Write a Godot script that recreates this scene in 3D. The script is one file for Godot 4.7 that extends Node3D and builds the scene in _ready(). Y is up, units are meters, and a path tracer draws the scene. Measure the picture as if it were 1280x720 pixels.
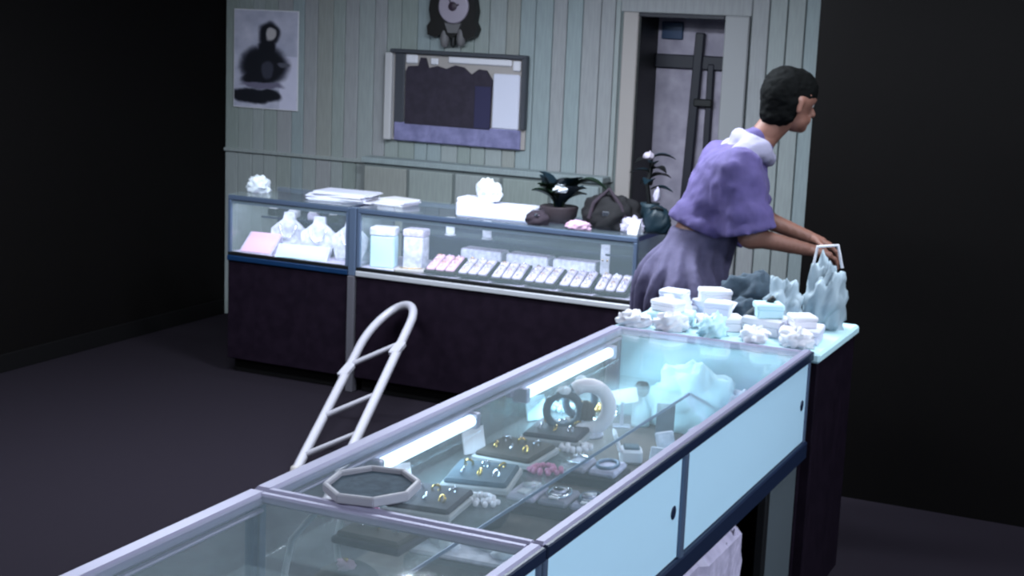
extends Node3D
# A jewellery shop seen from a wall camera above the clerks' aisle.

# what a body's field is cut and ruffled by: planes (with a reach), folds round an axis, noise
class Trim:
	var noise: FastNoiseLite
	var coarse := 0.0
	var fine := 0.0
	var planes := []
	var pleat := 0.0
	var axis := Vector3.ZERO
	var f := Vector3.RIGHT
	var r := Vector3.BACK
	func _init(sd: int, freq: float, a: float, b: float) -> void:
		noise = FastNoiseLite.new()
		noise.seed = sd
		noise.frequency = freq
		coarse = a
		fine = b
	func cut(p: Vector3, n: Vector3, reach := 9.0) -> void:
		planes.append([p, n, reach])
	func at(p: Vector3, d: float) -> float:
		if coarse > 0.0:
			d += coarse * noise.get_noise_3d(p.x, p.y * 1.6, p.z)
		if fine > 0.0:
			d += fine * noise.get_noise_3d(p.x * 3.0, p.y * 2.0, p.z * 3.0)
		if pleat > 0.0:
			var q := p - axis
			var low := clampf((0.20 - q.y) * 4.0, 0.0, 1.0)
			d += pleat * low * sin(atan2(q.dot(r), q.dot(f)) * 15.0 + 3.0 * noise.get_noise_3dv(p * 0.5) + q.y * 6.0)
		for c in planes:
			var q: Vector3 = p - c[0]
			if q.length() < c[2]:
				d = maxf(d, q.dot(c[1]))
		return d

var M := {}
var rng := RandomNumberGenerator.new()
var taken := {}

# ---------------------------------------------------------------- helpers
func numbered(called: String) -> String:
	if not taken.has(called):
		taken[called] = 0
		return called
	taken[called] += 1
	return "%s_%03d" % [called, taken[called]]

func thing(called: String, label: String, category: String, at := Vector3.ZERO, turn := 0.0, group := "") -> Node3D:
	var o := Node3D.new()
	o.name = numbered(called)
	add_child(o, true)
	o.position = at
	o.rotation.y = turn
	o.set_meta("label", label)
	o.set_meta("category", category)
	if group != "":
		o.set_meta("group", group)
	return o

func part(called: String, mesh: Mesh, mat: Material, parent: Node3D, at := Vector3.ZERO, rot := Vector3.ZERO) -> MeshInstance3D:
	var o := MeshInstance3D.new()
	o.name = called
	o.mesh = mesh
	o.material_override = mat
	o.position = at
	o.rotation = rot
	o.cast_shadow = GeometryInstance3D.SHADOW_CASTING_SETTING_ON
	parent.add_child(o, true)
	return o

func struct(called: String, mesh: Mesh, mat: Material, at := Vector3.ZERO) -> MeshInstance3D:
	var o := part(called, mesh, mat, self, at)
	o.set_meta("kind", "structure")
	return o

func relabel(o: Node3D, label: String) -> void:
	o.set_meta("label", label)

func copy(o: Node3D, at: Vector3, turn: float, label: String) -> Node3D:
	var r: Node3D = o.duplicate()
	r.name = numbered(String(o.name))
	add_child(r, true)
	r.position = at
	r.rotation.y = turn
	r.set_meta("label", label)
	return r

func tri(st: SurfaceTool, a: Vector3, b: Vector3, c: Vector3, inside: Vector3) -> void:
	var n := (b - a).cross(c - a)
	if n.length_squared() < 1e-16:
		return
	n = n.normalized()
	if n.dot((a + b + c) / 3.0 - inside) < 0.0:
		n = -n
		var t := b
		b = c
		c = t
	st.set_normal(n); st.add_vertex(a)
	st.set_normal(n); st.add_vertex(c)
	st.set_normal(n); st.add_vertex(b)

func quad(st: SurfaceTool, a: Vector3, b: Vector3, c: Vector3, d: Vector3, inside: Vector3) -> void:
	tri(st, a, b, c, inside)
	tri(st, a, c, d, inside)

func begin() -> SurfaceTool:
	var st := SurfaceTool.new()
	st.begin(Mesh.PRIMITIVE_TRIANGLES)
	return st

# chamfered box of full size s about the point at, turned by basis b
func add_box(st: SurfaceTool, s: Vector3, at := Vector3.ZERO, c := 0.003, b := Basis()) -> void:
	var h := s / 2.0
	c = minf(c, minf(h.x, minf(h.y, h.z)) * 0.8)
	for ax in 3:
		var u := (ax + 1) % 3
		var v := (ax + 2) % 3
		for sg in [-1.0, 1.0]:
			var q := []
			for k in [[-1, -1], [1, -1], [1, 1], [-1, 1]]:
				var p := Vector3.ZERO
				p[ax] = sg * h[ax]
				p[u] = k[0] * (h[u] - c)
				p[v] = k[1] * (h[v] - c)
				q.append(at + b * p)
			quad(st, q[0], q[1], q[2], q[3], at)
	for ax in 3:
		var u := (ax + 1) % 3
		var v := (ax + 2) % 3
		for su in [-1.0, 1.0]:
			for sv in [-1.0, 1.0]:
				var q := []
				for k in [[-1, 0], [1, 0], [1, 1], [-1, 1]]:
					var p := Vector3.ZERO
					p[ax] = k[0] * (h[ax] - c)
					p[u] = su * (h[u] if k[1] == 0 else h[u] - c)
					p[v] = sv * (h[v] - c if k[1] == 0 else h[v])
					q.append(at + b * p)
				quad(st, q[0], q[1], q[2], q[3], at)
	for sx in [-1.0, 1.0]:
		for sy in [-1.0, 1.0]:
			for sz in [-1.0, 1.0]:
				var g := Vector3(sx, sy, sz)
				tri(st, at + b * (g * Vector3(h.x, h.y - c, h.z - c)), at + b * (g * Vector3(h.x - c, h.y, h.z - c)), at + b * (g * Vector3(h.x - c, h.y - c, h.z)), at)

func box(s: Vector3, c := 0.003) -> ArrayMesh:
	var st := begin()
	add_box(st, s, Vector3.ZERO, c)
	return st.commit()

func span(x0: float, x1: float, y0: float, y1: float, z0: float, z1: float, c := 0.003) -> ArrayMesh:
	var st := begin()
	add_box(st, Vector3(absf(x1 - x0), absf(y1 - y0), absf(z1 - z0)), Vector3(x0 + x1, y0 + y1, z0 + z1) / 2.0, c)
	return st.commit()

# smooth indexed mesh from vertices and triangle indices; clockwise fronts
func smooth(vs: PackedVector3Array, ix: PackedInt32Array) -> ArrayMesh:
	var ns := PackedVector3Array()
	ns.resize(vs.size())
	for i in range(0, ix.size(), 3):
		var n := (vs[ix[i + 2]] - vs[ix[i]]).cross(vs[ix[i + 1]] - vs[ix[i]])
		for k in 3:
			ns[ix[i + k]] += n
	for i in ns.size():
		ns[i] = ns[i].normalized()
	var arr := []
	arr.resize(Mesh.ARRAY_MAX)
	arr[Mesh.ARRAY_VERTEX] = vs
	arr[Mesh.ARRAY_NORMAL] = ns
	arr[Mesh.ARRAY_INDEX] = ix
	var m := ArrayMesh.new()
	m.add_surface_from_arrays(Mesh.PRIMITIVE_TRIANGLES, arr)
	return m

# lathe: profile of Vector2(radius, height) from bottom to top
func lathe(prof: Array, n := 20) -> ArrayMesh:
	var vs := PackedVector3Array()
	var ix := PackedInt32Array()
	for p in prof:
		for k in n:
			var a := TAU * k / n
			vs.append(Vector3(p.x * cos(a), p.y, p.x * sin(a)))
	for j in prof.size() - 1:
		for k in n:
			var a := j * n + k
			var b := j * n + (k + 1) % n
			ix.append_array([a, b, a + n, b, b + n, a + n])
	for e in [0, prof.size() - 1]:
		if prof[e].x > 0.0005:
			var c := vs.size()
			vs.append(Vector3(0, prof[e].y, 0))
			for k in n:
				var a: int = e * n + k
				var b: int = e * n + (k + 1) % n
				if e == 0:
					ix.append_array([c, b, a])
				else:
					ix.append_array([c, a, b])
	return smooth(vs, ix)

# tube along points
func tube(pts: Array, r: float, n := 10, closed := false, r2 := -1.0) -> ArrayMesh:
	var vs := PackedVector3Array()
	var ix := PackedInt32Array()
	var m := pts.size()
	var up := Vector3.ZERO
	for i in m:
		var t: Vector3 = (pts[(i + 1) % m] - pts[(i - 1 + m) % m]) if closed else (pts[mini(i + 1, m - 1)] - pts[maxi(i - 1, 0)])
		t = t.normalized()
		if i == 0:
			up = t.cross(Vector3.UP if absf(t.y) < 0.9 else Vector3.RIGHT).normalized()
		up = (up - t * up.dot(t)).normalized()
		var side := t.cross(up)
		var rr := r if r2 < 0.0 else lerpf(r, r2, float(i) / (m - 1))
		for k in n:
			var a := TAU * k / n
			vs.append(pts[i] + (up * cos(a) + side * sin(a)) * rr)
	for i in (m if closed else m - 1):
		for k in n:
			var a := i * n + k
			var b := i * n + (k + 1) % n
			var c := ((i + 1) % m) * n + k
			var d := ((i + 1) % m) * n + (k + 1) % n
			ix.append_array([a, c, b, b, c, d])
	if not closed:
		for e in [0, m - 1]:
			var c := vs.size()
			vs.append(pts[e])
			for k in n:
				var a: int = e * n + k
				var b: int = e * n + (k + 1) % n
				if e == 0:
					ix.append_array([c, a, b])
				else:
					ix.append_array([c, b, a])
	return smooth(vs, ix)

# extruded polygon in the x-y plane, thickness along z from 0 to d
func prism(poly: PackedVector2Array, d: float) -> ArrayMesh:
	var st := begin()
	var id := Geometry2D.triangulate_polygon(poly)
	for i in range(0, id.size(), 3):
		var p := []
		for k in 3:
			p.append(Vector3(poly[id[i + k]].x, poly[id[i + k]].y, 0))
		tri(st, p[0], p[1], p[2], (p[0] + p[1] + p[2]) / 3.0 + Vector3(0, 0, 1))
		for k in 3:
			p[k].z = d
		tri(st, p[0], p[1], p[2], (p[0] + p[1] + p[2]) / 3.0 - Vector3(0, 0, 1))
	var area := 0.0
	for i in poly.size():
		area += poly[i].cross(poly[(i + 1) % poly.size()])
	for i in poly.size():
		var a := poly[i]
		var b := poly[(i + 1) % poly.size()]
		var e := (b - a).normalized()
		var inn := Vector2(-e.y, e.x) * signf(area)
		var mid := (a + b) / 2.0 + inn * 0.01
		quad(st, Vector3(a.x, a.y, 0), Vector3(b.x, b.y, 0), Vector3(b.x, b.y, d), Vector3(a.x, a.y, d), Vector3(mid.x, mid.y, d / 2.0))
	return st.commit()

# lumpy ellipsoid standing on y = 0 (flattened below)
func lump(s: Vector3, rough: float, freq: float, sd: int, n := 18) -> ArrayMesh:
	var noise := FastNoiseLite.new()
	noise.seed = sd
	noise.frequency = freq
	noise.noise_type = FastNoiseLite.TYPE_SIMPLEX
	noise.fractal_octaves = 3
	var vs := PackedVector3Array()
	var ix := PackedInt32Array()
	var m := n
	for j in m + 1:
		var t := PI * j / m
		for k in n * 2:
			var a := PI * k / n
			var d := Vector3(sin(t) * cos(a), -cos(t), sin(t) * sin(a))
			var r := 1.0 + rough * noise.get_noise_3dv(d)
			var p := d * r * s / 2.0
			p.y = maxf(p.y, -s.y * 0.28) + s.y * 0.28
			vs.append(p)
	var w := n * 2
	for j in m:
		for k in w:
			var a := j * w + k
			var b := j * w + (k + 1) % w
			ix.append_array([a, b, a + w, b, b + w, a + w])
	return smooth(vs, ix)

func leaf(length: float, width: float, droop: float, rise: float) -> ArrayMesh:
	var vs := PackedVector3Array()
	var ix := PackedInt32Array()
	var n := 8
	for side in 2:
		for i in n + 1:
			var t := float(i) / n
			var w := width * sin(PI * clampf(t * 0.92 + 0.06, 0, 1)) * 0.5
			var p := Vector3(length * t, rise * t - droop * t * t, 0)
			var th := 0.0015 if side == 0 else -0.0015
			vs.append(p + Vector3(0, th, -w))
			vs.append(p + Vector3(0, th - w * 0.35, 0))
			vs.append(p + Vector3(0, th, w))
	var o := (n + 1) * 3
	for i in n:
		for k in 2:
			var a := i * 3 + k
			ix.append_array([a, a + 3, a + 1, a + 1, a + 3, a + 4])
			ix.append_array([o + a, o + a + 1, o + a + 3, o + a + 1, o + a + 4, o + a + 3])
	return smooth(vs, ix)

# ---- bodies: smooth union of tapered capsules, meshed as surface nets
func field_mesh(bones: Array, k: float, cell: float, cut: Trim = null) -> ArrayMesh:
	var lo := Vector3(1e9, 1e9, 1e9)
	var hi := -lo
	for b in bones:
		var r: float = maxf(b[2], b[3]) + k + cell * 3.0
		lo = lo.min((b[0] as Vector3).min(b[1]) - Vector3.ONE * r)
		hi = hi.max((b[0] as Vector3).max(b[1]) + Vector3.ONE * r)
	var dim := Vector3i(((hi - lo) / cell).ceil()) + Vector3i.ONE
	var f := PackedFloat32Array()
	f.resize(dim.x * dim.y * dim.z)
	f.fill(1.0)
	var sx := dim.y * dim.z
	var sy := dim.z
	var live := {}
	for b in bones:
		var p0: Vector3 = b[0]
		var p1: Vector3 = b[1]
		var r0: float = b[2]
		var r1: float = b[3]
		var squash: Vector3 = b[4] if b.size() > 4 else Vector3.ONE
		var r := maxf(r0, r1) * maxf(1.0, maxf(squash.x, maxf(squash.y, squash.z))) + k + cell * 2.0
		var i0 := Vector3i(((p0.min(p1) - Vector3.ONE * r - lo) / cell).floor()).clamp(Vector3i.ZERO, dim - Vector3i.ONE)
		var i1 := Vector3i(((p0.max(p1) + Vector3.ONE * r - lo) / cell).ceil()).clamp(Vector3i.ZERO, dim - Vector3i.ONE)
		var ax := p1 - p0
		var l2 := maxf(ax.length_squared(), 1e-8)
		for x in range(i0.x, i1.x + 1):
			for y in range(i0.y, i1.y + 1):
				for z in range(i0.z, i1.z + 1):
					var p := lo + Vector3(x, y, z) * cell
					var t := clampf((p - p0).dot(ax) / l2, 0.0, 1.0)
					var d := ((p - p0 - ax * t) / squash).length() - lerpf(r0, r1, t)
					var at := x * sx + y * sy + z
					var o := f[at]
					var h := maxf(k - absf(o - d), 0.0) / k
					f[at] = minf(o, d) - h * h * k * 0.25
	if cut != null:
		for x in dim.x:
			for y in dim.y:
				for z in dim.z:
					var at := x * sx + y * sy + z
					if f[at] < 0.08:
						f[at] = cut.at(lo + Vector3(x, y, z) * cell, f[at])
	var vid := PackedInt32Array()
	vid.resize(f.size())
	vid.fill(-1)
	var vs := PackedVector3Array()
	var ix := PackedInt32Array()
	var off := [0, sx, sy, sx + sy, 1, sx + 1, sy + 1, sx + sy + 1]
	var pos := [Vector3(0, 0, 0), Vector3(1, 0, 0), Vector3(0, 1, 0), Vector3(1, 1, 0), Vector3(0, 0, 1), Vector3(1, 0, 1), Vector3(0, 1, 1), Vector3(1, 1, 1)]
	var edges := [[0, 1], [2, 3], [4, 5], [6, 7], [0, 2], [1, 3], [4, 6], [5, 7], [0, 4], [1, 5], [2, 6], [3, 7]]
	for x in dim.x - 1:
		for y in dim.y - 1:
			for z in dim.z - 1:
				var at := x * sx + y * sy + z
				var neg := 0
				for c in 8:
					if f[at + off[c]] < 0.0:
						neg += 1
				if neg == 0 or neg == 8:
					continue
				var sum := Vector3.ZERO
				var cnt := 0
				for e in edges:
					var fa := f[at + off[e[0]]]
					var fb := f[at + off[e[1]]]
					if (fa < 0.0) != (fb < 0.0):
						sum += (pos[e[0]] as Vector3).lerp(pos[e[1]], fa / (fa - fb))
						cnt += 1
				vid[at] = vs.size()
				vs.append(lo + (Vector3(x, y, z) + sum / cnt) * cell)
	for x in range(1, dim.x - 1):
		for y in range(1, dim.y - 1):
			for z in range(1, dim.z - 1):
				var at := x * sx + y * sy + z
				var a := f[at] < 0.0
				for d in 3:
					var s: int = [sx, sy, 1][d]
					var u: int = [sy, 1, sx][d]
					var v: int = [1, sx, sy][d]
					if a == (f[at + s] < 0.0):
						continue
					var q := [vid[at], vid[at - u], vid[at - u - v], vid[at - v]]
					if q.min() < 0:
						continue
					if a:
						ix.append_array([q[0], q[2], q[1], q[0], q[3], q[2]])
					else:
						ix.append_array([q[0], q[1], q[2], q[0], q[2], q[3]])
	return smooth(vs, ix)

# ---------------------------------------------------------------- materials
func noise_tex(freq: float, lo: Color, hi: Color, sd: int, octaves := 4, w := 256, h := 256) -> NoiseTexture2D:
	var n := FastNoiseLite.new()
	n.seed = sd
	n.frequency = freq
	n.noise_type = FastNoiseLite.TYPE_SIMPLEX
	n.fractal_octaves = octaves
	var g := Gradient.new()
	g.set_color(0, lo)
	g.set_color(1, hi)
	var t := NoiseTexture2D.new()
	t.width = w
	t.height = h
	t.seamless = true
	t.noise = n
	t.color_ramp = g
	return t

func mat(called: String, c: Color, rough := 0.6, metal := 0.0, tex: Texture2D = null, scale := Vector3.ONE) -> StandardMaterial3D:
	var m := StandardMaterial3D.new()
	m.resource_name = called
	m.albedo_color = c
	m.roughness = rough
	m.metallic = metal
	if tex:
		m.albedo_texture = tex
		m.uv1_triplanar = true
		m.uv1_scale = scale
	M[called] = m
	return m

func glass(called: String, c: Color, rough := 0.03) -> StandardMaterial3D:
	var m := StandardMaterial3D.new()
	m.resource_name = called
	m.transparency = BaseMaterial3D.TRANSPARENCY_ALPHA
	m.albedo_color = c
	m.roughness = rough
	m.metallic_specular = 0.35
	M[called] = m
	return m

func glow(called: String, c: Color, e: float) -> StandardMaterial3D:
	var m := StandardMaterial3D.new()
	m.resource_name = called
	m.albedo_color = Color(0.9, 0.9, 0.9)
	m.emission_enabled = true
	m.emission = c
	m.emission_energy_multiplier = e
	M[called] = m
	return m

func make_materials() -> void:
	var grain := noise_tex(0.02, Color(0.92, 0.92, 0.92), Color(1, 1, 1), 3)
	var mottle := noise_tex(0.012, Color(0.78, 0.78, 0.8), Color(1, 1, 1), 5)
	var pile := noise_tex(0.2, Color(0.6, 0.6, 0.6), Color(1, 1, 1), 7, 3)
	var tones := [Color(0.60, 0.63, 0.62), Color(0.58, 0.615, 0.60), Color(0.62, 0.645, 0.645), Color(0.605, 0.615, 0.60), Color(0.595, 0.64, 0.65), Color(0.625, 0.63, 0.64)]
	for i in tones.size():
		mat("plank_%d" % i, tones[i], 0.65, 0.0, grain, Vector3(9, 0.8, 9))
	mat("groove", Color(0.45, 0.48, 0.48), 0.8)
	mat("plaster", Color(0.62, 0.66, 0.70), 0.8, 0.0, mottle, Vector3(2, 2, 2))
	mat("ceiling", Color(0.80, 0.81, 0.82), 0.9, 0.0, mottle, Vector3(2, 2, 2))
	mat("carpet", Color(0.155, 0.133, 0.167), 0.95, 0.0, pile, Vector3(6, 6, 6))
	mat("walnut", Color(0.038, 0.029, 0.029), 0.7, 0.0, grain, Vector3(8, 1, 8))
	mat("laminate", Color(0.105, 0.072, 0.115), 0.55, 0.0, mottle, Vector3(3, 3, 3))
	mat("kick", Color(0.05, 0.045, 0.05), 0.8)
	mat("trim_white", Color(0.76, 0.75, 0.76), 0.5)
	mat("trim_grey", Color(0.60, 0.60, 0.61), 0.55)
	mat("trim_warm", Color(0.66, 0.63, 0.62), 0.55)
	mat("black", Color(0.03, 0.035, 0.045), 0.5)
	mat("door_grey", Color(0.66, 0.63, 0.69), 0.6, 0.0, mottle, Vector3(1.5, 1.5, 1.5))
	mat("bar_dark", Color(0.10, 0.10, 0.15), 0.5)
	mat("steel", Color(0.72, 0.70, 0.78), 0.35, 0.75)
	mat("lavender_metal", Color(0.58, 0.56, 0.66), 0.45, 0.3)
	mat("steel_blue", Color(0.36, 0.42, 0.52), 0.4, 0.4)
	mat("navy", Color(0.09, 0.14, 0.24), 0.4, 0.2)
	mat("navy_strip", Color(0.02, 0.16, 0.30), 0.45, 0.1)
	mat("pale_strip", Color(0.70, 0.70, 0.72), 0.4, 0.3)
	mat("grey_post", Color(0.34, 0.33, 0.36), 0.5, 0.2)
	glass("pane", Color(0.86, 0.95, 0.97, 0.07))
	mat("panel_blue", Color(0.78, 0.92, 1.0), 0.3)
	mat("velvet", Color(0.13, 0.15, 0.30), 0.95, 0.0, pile, Vector3(5, 5, 5))
	mat("deck", Color(0.33, 0.285, 0.265), 0.85, 0.0, mottle, Vector3(6, 6, 6))
	mat("lilac_pad", Color(0.80, 0.77, 0.86), 0.85, 0.0, mottle, Vector3(10, 10, 10))
	mat("white_pad", Color(0.86, 0.87, 0.92), 0.8, 0.0, mottle, Vector3(7, 7, 7))
	mat("cyan_pad", Color(0.74, 0.87, 0.90), 0.7)
	mat("pink_pad", Color(0.84, 0.68, 0.78), 0.8)
	mat("rose", Color(0.72, 0.46, 0.58), 0.8)
	mat("plum", Color(0.19, 0.15, 0.19), 0.9)
	mat("brown", Color(0.22, 0.18, 0.16), 0.9)
	mat("gold", Color(0.80, 0.66, 0.36), 0.25, 1.0)
	mat("silver", Color(0.85, 0.86, 0.9), 0.2, 1.0)
	mat("paper", Color(0.88, 0.87, 0.90), 0.8)
	mat("tissue", Color(0.88, 0.90, 0.93), 0.9)
	mat("white_card", Color(0.86, 0.86, 0.93), 0.7)
	mat("tube_white", Color(0.66, 0.645, 0.68), 0.4, 0.1)
	mat("leaf_dark", Color(0.05, 0.13, 0.07), 0.4)
	mat("leaf_teal", Color(0.06, 0.14, 0.18), 0.45)
	mat("pot", Color(0.20, 0.16, 0.18), 0.6)
	mat("bag_dark", Color(0.065, 0.055, 0.075), 0.85, 0.0, mottle, Vector3(8, 8, 8))
	mat("cloth_grey", Color(0.27, 0.33, 0.38), 0.9, 0.0, mottle, Vector3(8, 8, 8))
	mat("teal_dark", Color(0.10, 0.18, 0.22), 0.6)
	mat("frame_dark", Color(0.27, 0.28, 0.31), 0.5)
	mat("mat_lavender", Color(0.56, 0.55, 0.72), 0.7, 0.0, mottle, Vector3(3, 3, 3))
	mat("board_plum", Color(0.21, 0.18, 0.24), 0.8, 0.0, mottle, Vector3(4, 4, 4))
	mat("board_blue", Color(0.19, 0.18, 0.31), 0.8)
	mat("wood_dark", Color(0.075, 0.065, 0.065), 0.5, 0.0, grain, Vector3(10, 10, 10))
	mat("dial", Color(0.66, 0.62, 0.68), 0.5)
	mat("dial_centre", Color(0.24, 0.19, 0.24), 0.5)
	mat("grey_carving", Color(0.42, 0.41, 0.42), 0.6)
	mat("bag_lilac", Color(0.80, 0.76, 0.86), 0.55, 0.0, mottle, Vector3(5, 5, 5))
	mat("cabinet_grey", Color(0.30, 0.33, 0.35), 0.6)
	mat("skin", Color(0.50, 0.34, 0.29), 0.55)
	mat("hair", Color(0.03, 0.032, 0.032), 0.8).metallic_specular = 0.2
	var sh := mat("shirt", Color(0.345, 0.295, 0.50), 0.85, 0.0, mottle, Vector3(3, 3, 3))
	sh.rim_enabled = true
	sh.rim = 0.2
	mat("collar", Color(0.57, 0.55, 0.64), 0.85)
	mat("skirt", Color(0.37, 0.345, 0.46), 0.9, 0.0, mottle, Vector3(4, 4, 4))
	mat("shoe", Color(0.05, 0.05, 0.06), 0.5)
	mat("eye", Color(0.85, 0.85, 0.85), 0.3)
	for k in ["walnut", "laminate", "carpet", "kick"]:
		M[k].metallic_specular = 0.2
	glow("tube_light", Color(0.80, 0.93, 1.0), 2.2)
	glow("ceiling_glow", Color(0.90, 0.95, 1.0), 2.0)

# ---------------------------------------------------------------- setting
func area(size: Vector2, energy: float, c: Color, at: Vector3, rot: Vector3, parent: Node3D) -> void:
	var l := AreaLight3D.new()
	l.name = "area_light"
	l.area_size = size
	l.light_energy = energy
	l.light_color = c
	l.area_range = 20.0
	l.area_attenuation = 2.0
	l.shadow_enabled = true
	parent.add_child(l, true)
	l.position = at
	l.rotation = rot

func ceiling_light(x: float, z: float, energy: float, label: String) -> void:
	var t := thing("ceiling_light", label, "light", Vector3(x, 2.7, z), 0.0, "fluorescent ceiling fittings")
	part("frame", span(-0.63, 0.63, -0.06, 0.0, -0.17, 0.17), M.trim_white, t)
	part("diffuser", span(-0.6, 0.6, -0.072, -0.06, -0.14, 0.14, 0.004), M.ceiling_glow, t)
	area(Vector2(1.2, 0.28), energy, Color(0.90, 0.95, 1.0), Vector3(0, -0.08, 0), Vector3(-PI / 2, 0, 0), t)

func build_setting() -> void:
	struct("floor", span(-6.0, 1.8, -0.1, 0.0, -8.6, 1.3, 0.001), M.carpet)
	struct("ceiling", span(-6.0, 1.8, 2.7, 2.8, -8.6, 1.3, 0.001), M.ceiling)
	# back wall around the doorway (x -3.07 to -2.565, up to 2.07)
	var st := begin()
	add_box(st, Vector3(2.95, 2.7, 0.3), Vector3(-4.545, 1.35, -8.37), 0.001)
	add_box(st, Vector3(0.505, 0.63, 0.3), Vector3(-2.8175, 2.385, -8.37), 0.001)
	add_box(st, Vector3(1.065, 2.7, 0.3), Vector3(-2.0325, 1.35, -8.37), 0.001)
	var back := struct("wall_back", st.commit(), M.groove)
	# upright boards, with a few widths shared between them
	var shapes := {}
	var x := -5.9
	var i := 0
	rng.seed = 11
	while x < -3.2:
		var w: float = [0.098, 0.112, 0.088][i % 3]
		w = minf(w, -3.185 - x)
		if w < 0.02:
			break
		for lower in 2:
			var y0 := 0.1 if lower else 1.10
			var y1 := 1.085 if lower else 2.7
			if lower and x > -4.8:
				continue
			var key := "%.3f_%d_%s" % [w, lower, x > -4.8]
			if not shapes.has(key):
				shapes[key] = box(Vector3(w - 0.004, y1 - y0, 0.018), 0.003)
			part("plank", shapes[key], M["plank_%d" % [0, 1, 2, 3, 4, 5, 4, 2][rng.randi_range(0, 5) + (2 if x > -3.7 else 0)]], back, Vector3(x + w / 2, (y0 + y1) / 2, -8.213))
		x += w
		i += 1
	# boards right of the doorway and over it
	x = -2.42
	while x < -1.7:
		var key := "r"
		if not shapes.has(key):
			shapes[key] = box(Vector3(0.094, 2.6, 0.018), 0.004)
		part("plank", shapes[key], M["plank_%d" % [4, 2, 4, 5][rng.randi_range(0, 3)]], back, Vector3(x + 0.05, 1.4, -8.213))
		x += 0.1
	part("header_board", span(-3.185, -2.42, 2.075, 2.7, -8.222, -8.204, 0.004), M.plank_5, back)
	# trims
	struct("trim_1", span(-3.165, -3.072, 0, 2.075, -8.225, -8.19, 0.006), M.trim_warm)
	struct("trim_2", span(-2.565, -2.425, 0, 2.075, -8.225, -8.185, 0.006), M.trim_grey)
	struct("trim_3", span(-5.9, -4.8, 1.082, 1.104, -8.224, -8.185, 0.004), M.plank_2)
	struct("trim_4", span(-3.072, -2.565, 2.05, 2.075, -8.225, -8.185, 0.004), M.bar_dark)
	struct("baseboard_back", span(-5.9, -3.2, 0, 0.1, -8.222, -8.19, 0.004), M.plank_0)
	# the dark reveal and the door
	struct("trim_5", span(-3.07, -3.055, 0, 2.05, -8.5, -8.19, 0.002), M.black)
	var door := struct("door_1", span(-3.055, -2.565, 0, 2.07, -8.55, -8.48, 0.002), M.door_grey)
	part("header_bar", span(-3.055, -2.6, 1.765, 1.845, -8.485, -8.455, 0.006), M.bar_dark, door)
	var vb := part("door_bar", box(Vector3(0.055, 1.95, 0.03), 0.006), M.bar_dark, door, Vector3(-2.822, 1.0, -8.455), Vector3(0, 0, -0.035))
	vb.name = "door_bar"
	part("door_bar", span(-2.735, -2.695, 1.1, 1.80, -8.485, -8.45, 0.006), M.bar_dark, door)
	part("latch", span(-2.80, -2.69, 1.555, 1.60, -8.462, -8.43, 0.006), M.black, door)
	part("blue_plate", span(-3.03, -2.90, 1.93, 2.03, -8.482, -8.465, 0.004), M.navy_strip, door)
	# the other walls
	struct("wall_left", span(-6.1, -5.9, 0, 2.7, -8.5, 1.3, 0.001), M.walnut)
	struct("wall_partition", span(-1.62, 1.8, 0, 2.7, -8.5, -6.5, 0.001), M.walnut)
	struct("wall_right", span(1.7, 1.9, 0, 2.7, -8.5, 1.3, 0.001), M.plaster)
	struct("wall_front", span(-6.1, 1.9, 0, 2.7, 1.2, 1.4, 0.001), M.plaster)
	struct("baseboard_left", span(-5.9, -5.885, 0, 0.1, -8.2, 1.2, 0.003), M.kick)

# ---------------------------------------------------------------- wall things
func poster_texture() -> ImageTexture:
	var w := 128
	var h := 200
	var im := Image.create(w, h, false, Image.FORMAT_RGB8)
	var n := FastNoiseLite.new()
	n.seed = 4
	n.frequency = 0.02
	for y in h:
		for x in w:
			var p := Vector2(float(x) / w, float(y) / h)
			var k := n.get_noise_2d(x, y)
			var c := Color(0.80, 0.79, 0.86).lerp(Color(0.70, 0.70, 0.78), 0.5 + k)
			if p.x > 0.72 and p.y > 0.45:
				c = c.lerp(Color(0.90, 0.88, 0.97), 0.6)
			var q := p + Vector2(k, n.get_noise_2d(x + 300, y)) * 0.03
			var dark := 0.0
			dark = maxf(dark, blob(q, Vector2(0.55, 0.235), Vector2(0.17, 0.13)))
			dark = maxf(dark, blob(q, Vector2(0.52, 0.40), Vector2(0.15, 0.13)))
			dark = maxf(dark, blob(q, Vector2(0.48, 0.56), Vector2(0.38, 0.2)))
			dark = maxf(dark, blob(q, Vector2(0.36, 0.70), Vector2(0.24, 0.10)))
			dark = maxf(dark, blob(q, Vector2(0.30, 0.88), Vector2(0.42, 0.075)))
			dark = maxf(dark, blob(q, Vector2(0.55, 0.86), Vector2(0.2, 0.06)))
			c = c.lerp(Color(0.07, 0.075, 0.12), dark)
			c = c.lerp(Color(0.74, 0.71, 0.72), blob(q, Vector2(0.575, 0.235), Vector2(0.085, 0.075)) )
			c = c.lerp(Color(0.30, 0.30, 0.36), blob(q, Vector2(0.53, 0.60), Vector2(0.10, 0.09)) * 0.7)
			c = c.lerp(Color(0.45, 0.43, 0.52), blob(q, Vector2(0.45, 0.765), Vector2(0.33, 0.035)))
			c = c.lerp(Color(0.35, 0.35, 0.40), blob(q, Vector2(0.78, 0.54), Vector2(0.10, 0.03)))
			im.set_pixel(x, y, c)
	return ImageTexture.create_from_image(im)

func blob(p: Vector2, c: Vector2, r: Vector2) -> float:
	return 1.0 - smoothstep(0.75, 1.2, ((p - c) / r).length())

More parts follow.
